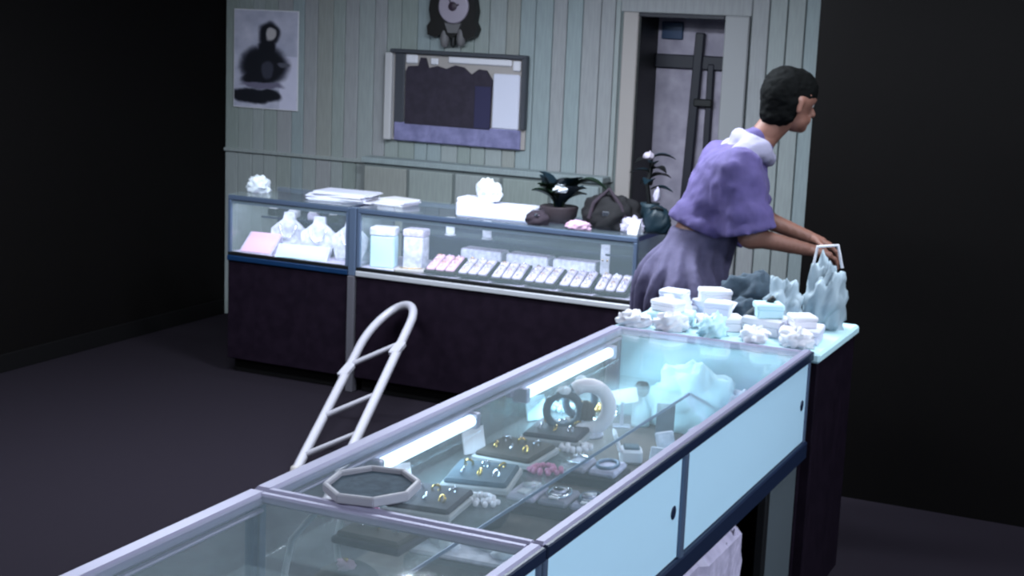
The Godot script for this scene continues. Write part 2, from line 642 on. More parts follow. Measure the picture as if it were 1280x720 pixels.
func build_wall_things() -> void:
	var t := thing("poster", "white poster of a dark seated figure on the boarded wall", "poster", Vector3(-5.583, 1.372, -8.19))
	part("sheet", box(Vector3(0.49, 0.625, 0.006), 0.001), M.paper, t, Vector3(0, 0.3125, -0.004))
	var q := QuadMesh.new()
	q.size = Vector2(0.478, 0.613)
	var pm := StandardMaterial3D.new()
	pm.albedo_texture = poster_texture()
	pm.roughness = 0.6
	part("print", q, pm, t, Vector3(0, 0.3125, 0.0005))

	# carved dark wall clock
	t = thing("wall_clock", "dark carved wall clock with round pale dial hanging above the framed picture", "clock", Vector3(-4.23, 1.82, -8.20))
	var out := PackedVector2Array()
	for p in [[-0.06, 0.09], [-0.115, 0.06], [-0.165, 0.075], [-0.17, 0.125], [-0.145, 0.16], [-0.16, 0.22], [-0.15, 0.30], [-0.16, 0.37], [-0.12, 0.43], [-0.06, 0.45], [0.0, 0.50], [0.06, 0.45], [0.12, 0.43], [0.155, 0.37], [0.14, 0.30], [0.155, 0.22], [0.145, 0.16], [0.165, 0.12], [0.15, 0.075], [0.10, 0.05], [0.05, 0.09], [0.0, 0.06]]:
		out.append(Vector2(p[0], p[1]))
	part("case", prism(out, 0.06), M.wood_dark, t)
	var lathe_rot := Vector3(PI / 2, 0, 0)
	part("dial", lathe([Vector2(0.10, 0), Vector2(0.10, 0.012), Vector2(0.09, 0.02), Vector2(0.0, 0.02)], 28), M.dial, t, Vector3(0.01, 0.245, 0.058), lathe_rot)
	part("dial_centre", lathe([Vector2(0.028, 0), Vector2(0.026, 0.01), Vector2(0.0, 0.012)], 16), M.dial_centre, t, Vector3(0.01, 0.245, 0.076), lathe_rot)
	part("hand", span(-0.004, 0.004, 0, 0.06, 0, 0.004, 0.001), M.dial_centre, t, Vector3(0.01, 0.245, 0.082), Vector3(0, 0, 0.5))
	part("hand", span(-0.005, 0.005, 0, 0.045, 0, 0.004, 0.001), M.dial_centre, t, Vector3(0.01, 0.245, 0.082), Vector3(0, 0, -1.3))
	part("lower_carving", prism(PackedVector2Array([Vector2(-0.045, 0.15), Vector2(-0.02, 0.09), Vector2(0.04, 0.09), Vector2(0.065, 0.15), Vector2(0.01, 0.14)]), 0.012), M.grey_carving, t, Vector3(0, 0, 0.06))
	for s in [[-0.055, 0.0], [0.055, 0.01]]:
		part("weight", lathe([Vector2(0.0, 0), Vector2(0.022, 0.012), Vector2(0.03, 0.05), Vector2(0.022, 0.10), Vector2(0.006, 0.13)], 14), M.grey_carving, t, Vector3(s[0], s[1], 0.04))
	part("pendulum", lathe([Vector2(0.0, 0), Vector2(0.018, 0.02), Vector2(0.012, 0.10), Vector2(0.01, 0.14)], 12), M.black, t, Vector3(0.0, 0.0, 0.035))

	# framed picture / display
	t = thing("picture_frame", "wide framed picture with dark plum panel and bright white strip on wall", "picture", Vector3(-4.215, 1.245, -8.2))
	part("backing", span(-0.46, 0.47, 0.0, 0.545, 0.0, 0.015), M.trim_warm, t)
	part("frame_side", span(-0.475, -0.425, 0.0, 0.53, 0.0, 0.05, 0.006), M.trim_white, t)
	part("frame_side", span(-0.415, -0.345, 0.02, 0.535, 0.015, 0.03, 0.006), M.frame_dark, t)
	part("frame_side", span(0.445, 0.475, 0.12, 0.545, 0.0, 0.05, 0.006), M.frame_dark, t)
	part("frame_top", span(-0.44, 0.475, 0.53, 0.555, 0.0, 0.05, 0.006), M.frame_dark, t)
	part("lower_mat", span(-0.41, 0.445, 0.0, 0.115, 0.012, 0.032, 0.006), M.mat_lavender, t)
	part("white_strip", span(0.255, 0.43, 0.115, 0.44, 0.014, 0.034, 0.012), M.white_card, t)
	var sc := PackedVector2Array([Vector2(-0.335, 0.105), Vector2(0.245, 0.105)])
	for p in [[0.25, 0.40], [0.21, 0.455], [0.16, 0.46], [0.11, 0.425], [0.06, 0.465], [0.0, 0.475], [-0.06, 0.45], [-0.12, 0.465], [-0.18, 0.45], [-0.20, 0.51], [-0.235, 0.51], [-0.25, 0.46], [-0.32, 0.455], [-0.335, 0.42]]:
		sc.append(Vector2(p[0], p[1]))
	part("plum_panel", prism(sc, 0.012), M.board_plum, t, Vector3(0, 0, 0.02))
	part("blue_edge", span(0.14, 0.245, 0.11, 0.36, 0.030, 0.036, 0.002), M.board_blue, t)
	part("top_light_strip", span(-0.05, 0.37, 0.485, 0.525, 0.012, 0.03, 0.008), M.paper, t)
	part("white_chip", span(-0.34, -0.26, 0.47, 0.525, 0.012, 0.03, 0.008), M.paper, t)
	part("white_chip", span(-0.17, -0.12, 0.47, 0.51, 0.012, 0.03, 0.008), M.paper, t)
	part("white_chip", span(0.38, 0.43, 0.46, 0.52, 0.016, 0.032, 0.008), M.paper, t)

	# low cabinet on the back wall
	t = thing("back_cabinet", "low grey-green cabinet with plain doors against the back wall", "cabinet", Vector3(-3.995, 0, -8.2))
	part("body", span(-0.79, 0.79, 0.06, 1.10, 0, 0.10), M.groove, t)
	part("plinth", span(-0.77, 0.77, 0, 0.06, 0, 0.08), M.kick, t)
	part("top", span(-0.8, 0.8, 1.10, 1.135, 0, 0.125, 0.005), M.plank_4, t)
	for k in 5:
		var x0 := -0.785 + k * 0.315
		var d := part("door", span(0.005, 0.300, 0.0, 1.0, 0, 0.02, 0.005), M["plank_%d" % [3, 0, 2, 1, 4][k]], t, Vector3(x0, 0.08, 0.10))
		part("knob", lathe([Vector2(0.008, 0), Vector2(0.008, 0.012), Vector2(0.016, 0.02), Vector2(0.0, 0.028)], 12), M.grey_carving, d, Vector3(0.03, 0.75, 0.02), Vector3(PI / 2, 0, 0))

# ---------------------------------------------------------------- far display cases
func far_case(x0: float, x1: float, label: String, strip: Material) -> void:
	var w := x1 - x0
	var t := thing("display_case", label, "display case", Vector3(x0, 0, -6.87))
	part("kick_base", span(0.02, w - 0.02, 0, 0.08, -0.48, -0.05), M.kick, t)
	part("base", span(0, w, 0.08, 0.635, -0.5, -0.005, 0.004), M.laminate, t)
	part("deck_strip", span(0, w, 0.635, 0.664, -0.02, 0.008, 0.004), strip, t)
	part("deck", span(0, w, 0.635, 0.68, -0.5, -0.02, 0.002), M.lilac_pad, t)
	part("shadow_gap", span(0, w, 0.664, 0.684, -0.022, 0.0, 0.002), M.black, t)
	part("back_panel", span(0, w, 0.68, 0.975, -0.5, -0.485, 0.002), M.velvet, t)
	part("top_rail", span(0, w, 0.972, 0.998, -0.022, 0.0, 0.004), M.steel_blue, t)
	part("top_rail", span(0, w, 0.972, 0.998, -0.5, -0.478, 0.004), M.steel_blue, t)
	part("front_glass", span(0.012, w - 0.012, 0.684, 0.972, -0.012, -0.006, 0.001), M.pane, t)
	part("top_glass", span(0.003, w - 0.003, 0.998, 1.004, -0.5, 0.0, 0.001), M.pane, t)
	for x in [0.0, w - 0.02]:
		part("post", span(x, x + 0.02, 0.68, 0.972, -0.02, 0.0, 0.003), M.steel_blue, t)
	for x in [0.006, w - 0.012]:
		part("end_glass", span(x, x + 0.006, 0.68, 0.972, -0.48, -0.02, 0.001), M.pane, t)
	part("lamp_lip", span(0.02, w - 0.02, 0.950, 0.973, -0.022, -0.015, 0.002), M.steel_blue, t)
	part("lamp_tube", tube([Vector3(0.04, 0.963, -0.034), Vector3(w * 0.5, 0.963, -0.034), Vector3(w - 0.04, 0.963, -0.034)], 0.008, 8), M.tube_light, t)
	area(Vector2(w - 0.1, 0.02), 0.2 * w, Color(0.88, 0.90, 1.0), Vector3(w / 2.0, 0.95, -0.04), Vector3(-PI / 2 + 0.35, 0, 0), t)
	var sh := part("glass_shelf", span(0.02, w - 0.02, 0.845, 0.851, -0.48, -0.30, 0.001), M.pane, t)
	part("shelf_edge", span(0.02, w - 0.02, 0.842, 0.854, -0.30, -0.296, 0.001), M.velvet, sh)

func bust() -> Node3D:
	var t := thing("necklace_bust", "", "necklace stand", Vector3.ZERO, 0.0, "white necklace busts in the far case")
	var poly := PackedVector2Array()
	for p in [[-0.075, 0], [0.075, 0], [0.095, 0.07], [0.10, 0.12], [0.06, 0.155], [0.035, 0.175], [0.03, 0.215], [-0.03, 0.215], [-0.035, 0.175], [-0.06, 0.155], [-0.10, 0.12], [-0.095, 0.07]]:
		poly.append(Vector2(p[0], p[1]))
	part("torso", prism(poly, 0.03), M.white_pad, t, Vector3(0, 0.003, -0.04), Vector3(-0.22, 0, 0))
	part("prop", span(-0.015, 0.015, 0, 0.14, -0.10, -0.095), M.plum, t)
	part("foot", span(-0.07, 0.07, 0, 0.006, -0.11, 0.0, 0.002), M.white_pad, t)
	var pts := []
	for k in 15:
		var a := PI * (0.0 + k / 14.0)
		pts.append(Vector3(cos(a) * 0.045, 0.155 - sin(a) * 0.075, -0.005 - 0.03 * (1.0 - sin(a))))
	part("necklace", tube(pts, 0.004, 6), M.silver, t)
	return t

func ring_tray(pad: Material) -> Node3D:
	var t := thing("ring_tray", "", "jewellery tray", Vector3.ZERO, 0.0, "ring trays in the far case")
	var tilt := Basis(Vector3.RIGHT, 0.28)
	var st := begin()
	add_box(st, Vector3(0.175, 0.016, 0.20), Vector3.ZERO, 0.003)
	var tr := part("tray", st.commit(), M.bag_dark, t, Vector3(0, 0.045, -0.02), Vector3(0.28, 0, 0))
	for k in 3:
		var pd := part("pad", box(Vector3(0.046, 0.018, 0.18), 0.006), pad, tr, Vector3(-0.054 + 0.054 * k, 0.012, 0))
		for j in 4:
			part("ring", tube(ring_pts(0.009), 0.0025, 5, true), M.gold if (j + k) % 3 == 0 else M.silver, pd, Vector3(0.0, 0.013, -0.065 + j * 0.043), Vector3(0.3, 0.4 * j, 0))
	part("prop", span(-0.07, 0.07, 0.0, 0.03, -0.10, -0.09), M.bag_dark, t)
	return t

func ring_pts(r: float, n := 12) -> Array:
	var p := []
	for k in n:
		p.append(Vector3(cos(TAU * k / n) * r, sin(TAU * k / n) * r, 0))
	return p

func build_far_cases() -> void:
	far_case(-4.92, -4.145, "left glass-topped display case with dark base and white busts inside", M.navy_strip)
	far_case(-4.095, -2.52, "long glass-topped display case with pale strip and rows of lilac trays", M.pale_strip)
	var t := thing("joining_post", "grey upright post between the two far display cases", "post", Vector3(-4.12, 0, -6.87))
	part("lower_post", span(-0.022, 0.022, 0.0, 0.635, -0.04, 0.012, 0.004), M.grey_post, t)
	part("upper_post", span(-0.022, 0.022, 0.635, 1.0, -0.04, 0.006, 0.004), M.steel_blue, t)
	t = thing("corner_block", "black corner block at the right end of the long case strip", "block", Vector3(-2.505, 0.0, -6.86))
	part("block", span(-0.014, 0.035, 0.60, 0.705, -0.05, 0.03, 0.008), M.black, t)
	part("leg", span(-0.01, 0.03, 0.0, 0.60, -0.045, 0.02, 0.004), M.black, t)

	# left unit: white busts and bright pads
	var b := bust()
	b.position = Vector3(-4.44, 0.68, -7.02)
	b.rotation.y = 0.25
	relabel(b, "large white necklace bust left of the grey post, second from it")
	copy(b, Vector3(-4.24, 0.68, -7.03), 0.3, "white necklace bust just left of the post in the left case")
	copy(b, Vector3(-4.66, 0.68, -7.06), 0.3, "white necklace bust farthest left in the left case")
	var tt := thing("slant_pad", "pinkish white slanted pad at the left end of the left case", "display pad", Vector3(-4.77, 0.68, -6.97), 0.1, "slanted display pads")
	var wedge := prism(PackedVector2Array([Vector2(0, 0), Vector2(0.14, 0), Vector2(0.14, 0.10)]), 0.20)
	part("wedge", wedge, M.lilac_pad, tt, Vector3(-0.10, 0, 0.07), Vector3(0, PI / 2, 0))
	part("cover", span(-0.09, 0.09, 0, 0.004, -0.16, 0, 0.001), M.pink_pad, tt, Vector3(0, 0.006, 0.062), Vector3(0.62, 0, 0))
	tt = thing("slant_pad", "white slanted pad in front of the busts left of the post", "display pad", Vector3(-4.47, 0.68, -6.93), 0.2, "slanted display pads")
	part("wedge", prism(PackedVector2Array([Vector2(0, 0), Vector2(0.06, 0), Vector2(0.06, 0.07)]), 0.3), M.white_pad, tt, Vector3(-0.15, 0, 0.03), Vector3(0, PI / 2, 0))
	part("cover", span(-0.14, 0.14, 0, 0.004, -0.085, 0, 0.001), M.cyan_pad, tt, Vector3(0, 0.004, 0.026), Vector3(0.86, 0, 0))
	# upper shelf small things
	var colm := [M.bag_dark, M.white_pad, M.lilac_pad, M.bag_dark, M.plum]
	var words := ["black", "white", "lilac", "charcoal", "plum"]
	for k in 5:
		var g := thing("ring_box", "small %s ring box on the upper shelf of the left case" % words[k], "ring box", Vector3(-4.86 + k * 0.13, 0.851, -7.24), 0.2 * k, "ring boxes on the left shelf")
		part("box", span(-0.03, 0.03, 0, 0.04, -0.03, 0.03, 0.006), colm[k], g)
		part("lid", span(-0.03, 0.03, 0, 0.05, -0.008, 0, 0.004), colm[k], g, Vector3(0, 0.038, -0.028), Vector3(-0.3, 0, 0))
		part("cushion", span(-0.022, 0.022, 0.038, 0.046, -0.02, 0.024, 0.003), M.paper, g)
	# right unit
	tt = thing("gift_box", "pale cyan gift box right of the post in the long case", "box", Vector3(-4.0, 0.68, -7.0), 0.25, "pale boxes in the long case")
	part("box", span(-0.065, 0.065, 0, 0.17, -0.05, 0.05, 0.006), M.cyan_pad, tt)
	part("lid", span(-0.068, 0.068, 0.17, 0.215, -0.053, 0.053, 0.006), M.white_pad, tt)
	tt = thing("gift_box", "white gift box with lilac lid beside the pale cyan box", "box", Vector3(-3.85, 0.68, -7.08), 0.1, "pale boxes in the long case")
	part("box", span(-0.055, 0.055, 0, 0.17, -0.05, 0.05, 0.006), M.white_pad, tt)
	part("lid", span(-0.058, 0.058, 0.17, 0.21, -0.053, 0.053, 0.006), M.lilac_pad, tt)
	tt = thing("flat_pad", "beige flat pad between the white boxes and the first tray", "display pad", Vector3(-3.80, 0.68, -6.935), 0.3)
	part("pad", span(-0.085, 0.085, 0, 0.02, -0.04, 0.035, 0.006), M.trim_warm, tt)
	part("chain", tube([Vector3(-0.06, 0.022, 0), Vector3(-0.02, 0.022, 0.02), Vector3(0.02, 0.022, 0.015), Vector3(0.06, 0.022, -0.01)], 0.003, 6), M.gold, tt)
	var spots := [-3.63, -3.44, -3.25, -3.06, -2.87, -2.68]
	var tray_words := ["rose-tinted ring tray nearest the beige pad in the long case", "lilac ring tray second from the beige pad", "lilac ring tray third from the beige pad", "lilac ring tray third from the black corner block", "lilac ring tray second from the black corner block", "lilac ring tray beside the black corner block"]
	var first := ring_tray(M.pink_pad)
	first.position = Vector3(spots[0], 0.68, -6.99)
	first.rotation.y = 0.12
	relabel(first, tray_words[0])
	var lil := ring_tray(M.lilac_pad)
	lil.position = Vector3(spots[1], 0.68, -6.99)
	lil.rotation.y = 0.1
	relabel(lil, tray_words[1])
	for k in range(2, 6):
		copy(lil, Vector3(spots[k], 0.68, -6.99), 0.08 + 0.03 * (k % 3), tray_words[k])
	# riser of white cards behind the trays
	var rw := ["first white box riser behind the rose tray", "white box riser behind the second lilac tray", "white box riser right of centre in the long case"]
	var r0: Node3D = null
	for k in 3:
		var at := Vector3(-3.52 + k * 0.27, 0.68, -7.24)
		if r0 == null:
			r0 = thing("riser", rw[0], "display riser", at, 0.0, "white risers behind the trays")
			part("block", span(-0.12, 0.12, 0, 0.11, -0.06, 0.05, 0.006), M.white_pad, r0)
			part("step", span(-0.12, 0.12, 0, 0.06, 0.05, 0.09, 0.006), M.white_pad, r0)
			part("lining", span(-0.115, 0.115, 0.11, 0.114, -0.055, 0.045, 0.001), M.lilac_pad, r0)
		else:
			copy(r0, at, 0.0, rw[k])
	var ew := ["short white earring stand left of the risers", "white earring stand standing on the first riser", "tall white earring stand behind the last trays"]
	var es := [Vector3(-3.72, 0.851, -7.22), Vector3(-3.50, 0.851, -7.22), Vector3(-2.80, 0.68, -7.17)]
	for k in 3:
		var tall := 0.10 if k < 2 else 0.22
		var e := thing("earring_stand", ew[k].replace("standing on the first riser", "above the first riser on the glass shelf"), "earring stand", es[k], 0.2, "earring stands in the long case")
		part("foot", lathe([Vector2(0.03, 0), Vector2(0.03, 0.006), Vector2(0.008, 0.012), Vector2(0.0, 0.012)], 14), M.white_pad, e)
		part("card", span(-0.024, 0.024, 0.01, tall, -0.004, 0.004, 0.002), M.white_pad, e)
		for s in [-0.012, 0.012]:
			part("earring", lathe([Vector2(0, 0), Vector2(0.005, 0.005), Vector2(0.0, 0.014)], 8), M.gold, e, Vector3(s, tall * 0.6, 0.008))
	var dk := thing("watch_box", "dark blue watch box lying at the rear of the long case", "box", Vector3(-2.64, 0.68, -7.22), 0.1)
	part("box", span(-0.08, 0.08, 0, 0.05, -0.05, 0.05, 0.008), M.navy, dk)
	part("lid", span(-0.08, 0.08, 0.0, 0.012, -0.10, 0, 0.006), M.navy, dk, Vector3(0, 0.05, -0.05), Vector3(-1.1, 0, 0))
	part("cushion", span(-0.06, 0.06, 0.048, 0.056, -0.035, 0.035, 0.004), M.lilac_pad, dk)

func paper_pile(at: Vector3, turn: float, w: float, d: float, n: int, label: String, sd: int) -> void:
	var t := thing("paper_stack", label, "papers", at, turn, "paper stacks on the far cases")
	rng.seed = sd
	for k in n:
		var h := 0.006
		part("sheet", box(Vector3(w * rng.randf_range(0.85, 1.0), h, d * rng.randf_range(0.85, 1.0)), 0.001), M.paper if k % 2 == 0 else M.white_card, t, Vector3(rng.randf_range(-0.02, 0.02), h / 2 + k * h, rng.randf_range(-0.01, 0.01)), Vector3(0, rng.randf_range(-0.12, 0.12), 0))

func build_far_top() -> void:
	paper_pile(Vector3(-4.30, 1.004, -7.08), 0.1, 0.36, 0.20, 8, "wide stack of white papers on the left far case", 21)
	paper_pile(Vector3(-3.99, 1.004, -7.12), -0.2, 0.20, 0.16, 5, "small stack of white papers just right of the grey post", 22)
	var t := thing("tissue_ball", "white crumpled tissue at the left end of the far case", "tissue", Vector3(-4.84, 1.004, -7.05))
	part("crumple", lump(Vector3(0.13, 0.11, 0.11), 0.5, 1.6, 3), M.tissue, t)
	part("loose_corner", leaf(0.07, 0.05, 0.02, 0.02), M.tissue, t, Vector3(0.03, 0.03, 0.03), Vector3(0, -0.6, 0))
	# white carton with a tissue tuft
	t = thing("tissue_carton", "long white carton with a tuft of tissue on the far case", "box", Vector3(-3.335, 1.004, -7.0), 0.05)
	part("carton", span(-0.21, 0.21, 0, 0.075, -0.07, 0.07, 0.008), M.white_card, t)
	part("raised_end", span(-0.21, -0.02, 0.07, 0.098, -0.07, 0.065, 0.008), M.white_card, t)
	part("tissue_tuft", lump(Vector3(0.13, 0.14, 0.09), 0.45, 1.5, 8), M.tissue, t, Vector3(-0.055, 0.085, 0.0))
	part("slot", span(-0.10, 0.0, 0.097, 0.1, -0.02, 0.02, 0.001), M.lilac_pad, t)

	# broad-leaved plant in a dark bowl
	t = thing("potted_plant", "dark broad-leaved plant in a low bowl beside the white carton", "plant", Vector3(-3.03, 1.004, -7.08))
	part("bowl", lathe([Vector2(0.06, 0), Vector2(0.09, 0.03), Vector2(0.10, 0.08), Vector2(0.09, 0.085), Vector2(0.0, 0.075)], 22), M.pot, t)
	rng.seed = 5
	var lf := leaf(0.17, 0.11, 0.20, 0.33)
	var lf2 := leaf(0.15, 0.11, 0.14, 0.20)
	for k in 19:
		part("leaf", lf if k % 3 == 0 else lf2, M.leaf_teal if k % 3 == 0 else M.leaf_dark, t, Vector3(0, 0.07 + 0.02 * (k % 3), 0), Vector3(0, TAU * k / 19.0 * 3.0 + 0.2, rng.randf_range(-0.1, 0.35)))
	part("tall_leaf", leaf(0.26, 0.10, 0.34, 0.40), M.leaf_dark, t, Vector3(0.0, 0.12, 0.02), Vector3(0, 0.1, 0))
	part("flower", lump(Vector3(0.07, 0.045, 0.07), 0.6, 2.0, 4, 12), M.tissue, t, Vector3(0.04, 0.165, 0.09))
	for k in 3:
		part("stem", tube([Vector3(0.02 * k - 0.02, 0.06, 0), Vector3(0.03 * k - 0.03, 0.14, 0.02), Vector3(0.04 * k - 0.05, 0.20, 0.01)], 0.005, 6), M.leaf_dark, t)
	# dark handbag lying to the right
	t = thing("handbag", "slumped black handbag with strap on the far case beside the plant", "bag", Vector3(-2.735, 1.004, -7.05), 0.1)
	part("body", lump(Vector3(0.29, 0.22, 0.2), 0.3, 1.1, 15), M.bag_dark, t)
	part("strap", tube([Vector3(-0.09, 0.05, 0.08), Vector3(-0.07, 0.13, 0.07), Vector3(0.0, 0.20, 0.05), Vector3(0.07, 0.12, 0.07), Vector3(0.10, 0.04, 0.07)], 0.012, 8), M.plum, t)
	part("clasp", span(-0.02, 0.02, 0.07, 0.095, 0.09, 0.102, 0.004), M.silver, t)
	t = thing("purse", "small plum purse tucked in front of the plant bowl", "purse", Vector3(-3.07, 1.004, -6.91), 0.2)
	part("body", lump(Vector3(0.13, 0.09, 0.07), 0.3, 1.4, 17, 12), M.plum, t)
	part("clasp", span(-0.012, 0.012, 0.045, 0.06, 0.022, 0.034, 0.003), M.silver, t)
	t = thing("cloth_scrap", "pinkish crumpled cloth in front of the black handbag", "cloth", Vector3(-2.85, 1.004, -6.91), 0.2)
	part("crumple", lump(Vector3(0.12, 0.055, 0.06), 0.5, 1.7, 19, 14), M.pink_pad, t)
	part("corner", leaf(0.06, 0.04, 0.03, 0.015), M.pink_pad, t, Vector3(-0.02, 0.02, 0.01), Vector3(0, 2.6, 0))
	t = thing("cloth_scrap", "lilac crumpled cloth between handbag and tall dark plant", "cloth", Vector3(-2.60, 1.004, -7.0), 0.0)
	part("crumple", lump(Vector3(0.13, 0.09, 0.09), 0.5, 1.7, 23, 14), M.lilac_pad, t)
	part("corner", leaf(0.07, 0.04, 0.03, 0.02), M.lilac_pad, t, Vector3(-0.02, 0.03, 0.02), Vector3(0, 2.2, 0))
	# tall dark plant in front of the doorway
	t = thing("tall_plant", "tall dark plant in a slim pot standing before the doorway", "plant", Vector3(-2.575, 1.004, -7.17))
	part("pot", lathe([Vector2(0.035, 0), Vector2(0.05, 0.04), Vector2(0.042, 0.11), Vector2(0.05, 0.13), Vector2(0.0, 0.125)], 18), M.teal_dark, t)
	part("stem", tube([Vector3(0, 0.1, 0), Vector3(-0.02, 0.22, 0), Vector3(0.0, 0.33, 0)], 0.012, 8), M.black, t)
	for k in 9:
		part("leaf", leaf(0.11, 0.06, 0.10, 0.06), M.leaf_teal if k % 2 == 0 else M.black, t, Vector3(0, 0.20 + 0.02 * k, 0), Vector3(0, k * 2.4, 0.3))
	part("flower", lump(Vector3(0.05, 0.05, 0.05), 0.5, 2.0, 41, 10), M.dial, t, Vector3(-0.01, 0.35, 0.03))
	part("flower", lump(Vector3(0.035, 0.08, 0.035), 0.4, 2.0, 42, 10), M.lilac_pad, t, Vector3(0.05, 0.15, 0.045))
	t = thing("teal_pouch", "dark teal pouch right of the tall plant on the case end", "pouch", Vector3(-2.49, 1.004, -7.05), 0.2)
	part("body", lump(Vector3(0.14, 0.17, 0.12), 0.25, 1.2, 33, 14), M.leaf_teal, t)
	part("drawstring", tube([Vector3(-0.03, 0.12, 0.03), Vector3(0.0, 0.135, 0.05), Vector3(0.03, 0.12, 0.03)], 0.005, 6), M.black, t)
	t = thing("price_card", "bright white folded card at the right end of the far case", "card", Vector3(-2.56, 1.004, -6.93), -0.3)
	part("front_leaf", span(-0.03, 0.03, 0, 0.07, -0.002, 0.002, 0.001), M.paper, t, Vector3(0, 0, 0.02), Vector3(-0.35, 0, 0))
	part("rear_leaf", span(-0.03, 0.03, 0, 0.07, -0.002, 0.002, 0.001), M.paper, t, Vector3(0, 0, -0.03), Vector3(0.35, 0, 0))

# ---------------------------------------------------------------- near display case
const NX0 := -1.85
const NX1 := -1.145

func near_case(z0: float, z1: float, label: String, far_panel: bool) -> Node3D:
	# z0 far end, z1 near end
	var zl := z1 - z0
	var t := thing("display_case", label, "display case", Vector3(NX0, 0, z0))
	var w := NX1 - NX0
	part("kick_base", span(0.03, w - 0.05, 0, 0.08, 0.03, zl - 0.03), M.kick, t)
	part("front_panel", span(0, 0.02, 0.08, 0.64, 0, zl, 0.004), M.laminate, t)
	part("end_panel", span(0.02, w - 0.01, 0.08, 0.64, 0, 0.02, 0.004), M.laminate, t)
	part("end_panel", span(0.02, w - 0.01, 0.08, 0.64, zl - 0.02, zl, 0.004), M.laminate, t)
	part("bottom_shelf", span(0.02, w - 0.02, 0.08, 0.11, 0.02, zl - 0.02, 0.004), M.laminate, t)
	part("cupboard_door", span(w - 0.03, w - 0.012, 0.11, 0.632, 0.04, 0.40, 0.004), M.cabinet_grey, t)
	part("rear_post", span(w - 0.035, w - 0.005, 0.08, 0.64, 0.38, 0.42, 0.004), M.black, t)
	part("deck", span(0.0, w - 0.02, 0.64, 0.69, 0, zl, 0.003), M.deck, t)
	part("bottom_rail", span(w - 0.02, w + 0.008, 0.635, 0.695, 0, zl, 0.005), M.navy, t)
	# glass upper
	part("left_glass", span(0.004, 0.010, 0.69, 0.972, 0.02, zl - 0.02, 0.001), M.pane, t)
	part("top_glass", span(0.03, w - 0.03, 0.990, 0.996, 0.02, zl - 0.01, 0.001), M.pane, t)
	part("top_rail", span(0, 0.046, 0.968, 1.0, 0, zl, 0.008), M.lavender_metal, t)
	part("lamp_plate", span(0.036, 0.052, 0.958, 0.966, 0.02, zl - 0.02, 0.003), M.lavender_metal, t)
	part("top_rail", span(w - 0.03, w, 0.975, 1.003, 0, zl, 0.006), M.lavender_metal, t)
	part("rail_face", span(w - 0.006, w + 0.008, 0.968, 0.998, 0, zl, 0.003), M.navy, t)
	part("cross_rail", span(0.03, w - 0.03, 0.975, 0.998, 0, 0.022, 0.005), M.lavender_metal, t)
	part("cross_rail", span(0.03, w - 0.03, 0.975, 0.998, zl - 0.022, zl, 0.005), M.lavender_metal, t)
	if far_panel:
		part("corner_post", span(0.0, 0.045, 0.69, 0.97, 0.0, 0.035, 0.004), M.navy_strip, t)
	for p in [[0.0, 0.0], [w - 0.022, 0.0], [0.0, zl - 0.022], [w - 0.022, zl - 0.022]]:
		part("post", span(p[0], p[0] + 0.022, 0.69, 0.97, p[1], p[1] + 0.022, 0.003), M.navy_strip if p[1] == 0.0 and p[0] == 0.0 else M.steel_blue, t)
	if far_panel:
		part("far_panel", span(0.022, w - 0.02, 0.69, 0.972, 0.0, 0.012, 0.003), M.cyan_pad, t)
	var sh := part("glass_shelf", span(0.012, 0.34, 0.829, 0.835, 0.03, zl - 0.03, 0.001), M.pane, t)
	part("shelf_edge", span(0.34, 0.344, 0.827, 0.837, 0.03, zl - 0.03, 0.001), M.steel_blue, sh)
	# sliding doors on the clerks' side
	var mid := zl - 0.88 if far_panel else zl * 0.5
	for seg in [[0.022, mid - 0.014], [mid + 0.014, zl - 0.022]]:
		var d := part("sliding_door", span(w - 0.016, w - 0.004, 0.695, 0.97, seg[0], seg[1], 0.004), M.panel_blue, t)
		part("finger_pull", lathe([Vector2(0.016, 0), Vector2(0.018, 0.004), Vector2(0.010, 0.005), Vector2(0.0, 0.002)], 14), M.navy, d, Vector3(w - 0.006, 0.83, seg[0] + 0.05), Vector3(0, 0, -PI / 2))
	part("door_stile", span(w - 0.018, w + 0.006, 0.69, 0.97, mid - 0.014, mid + 0.014, 0.004), M.steel_blue, t)
	return t

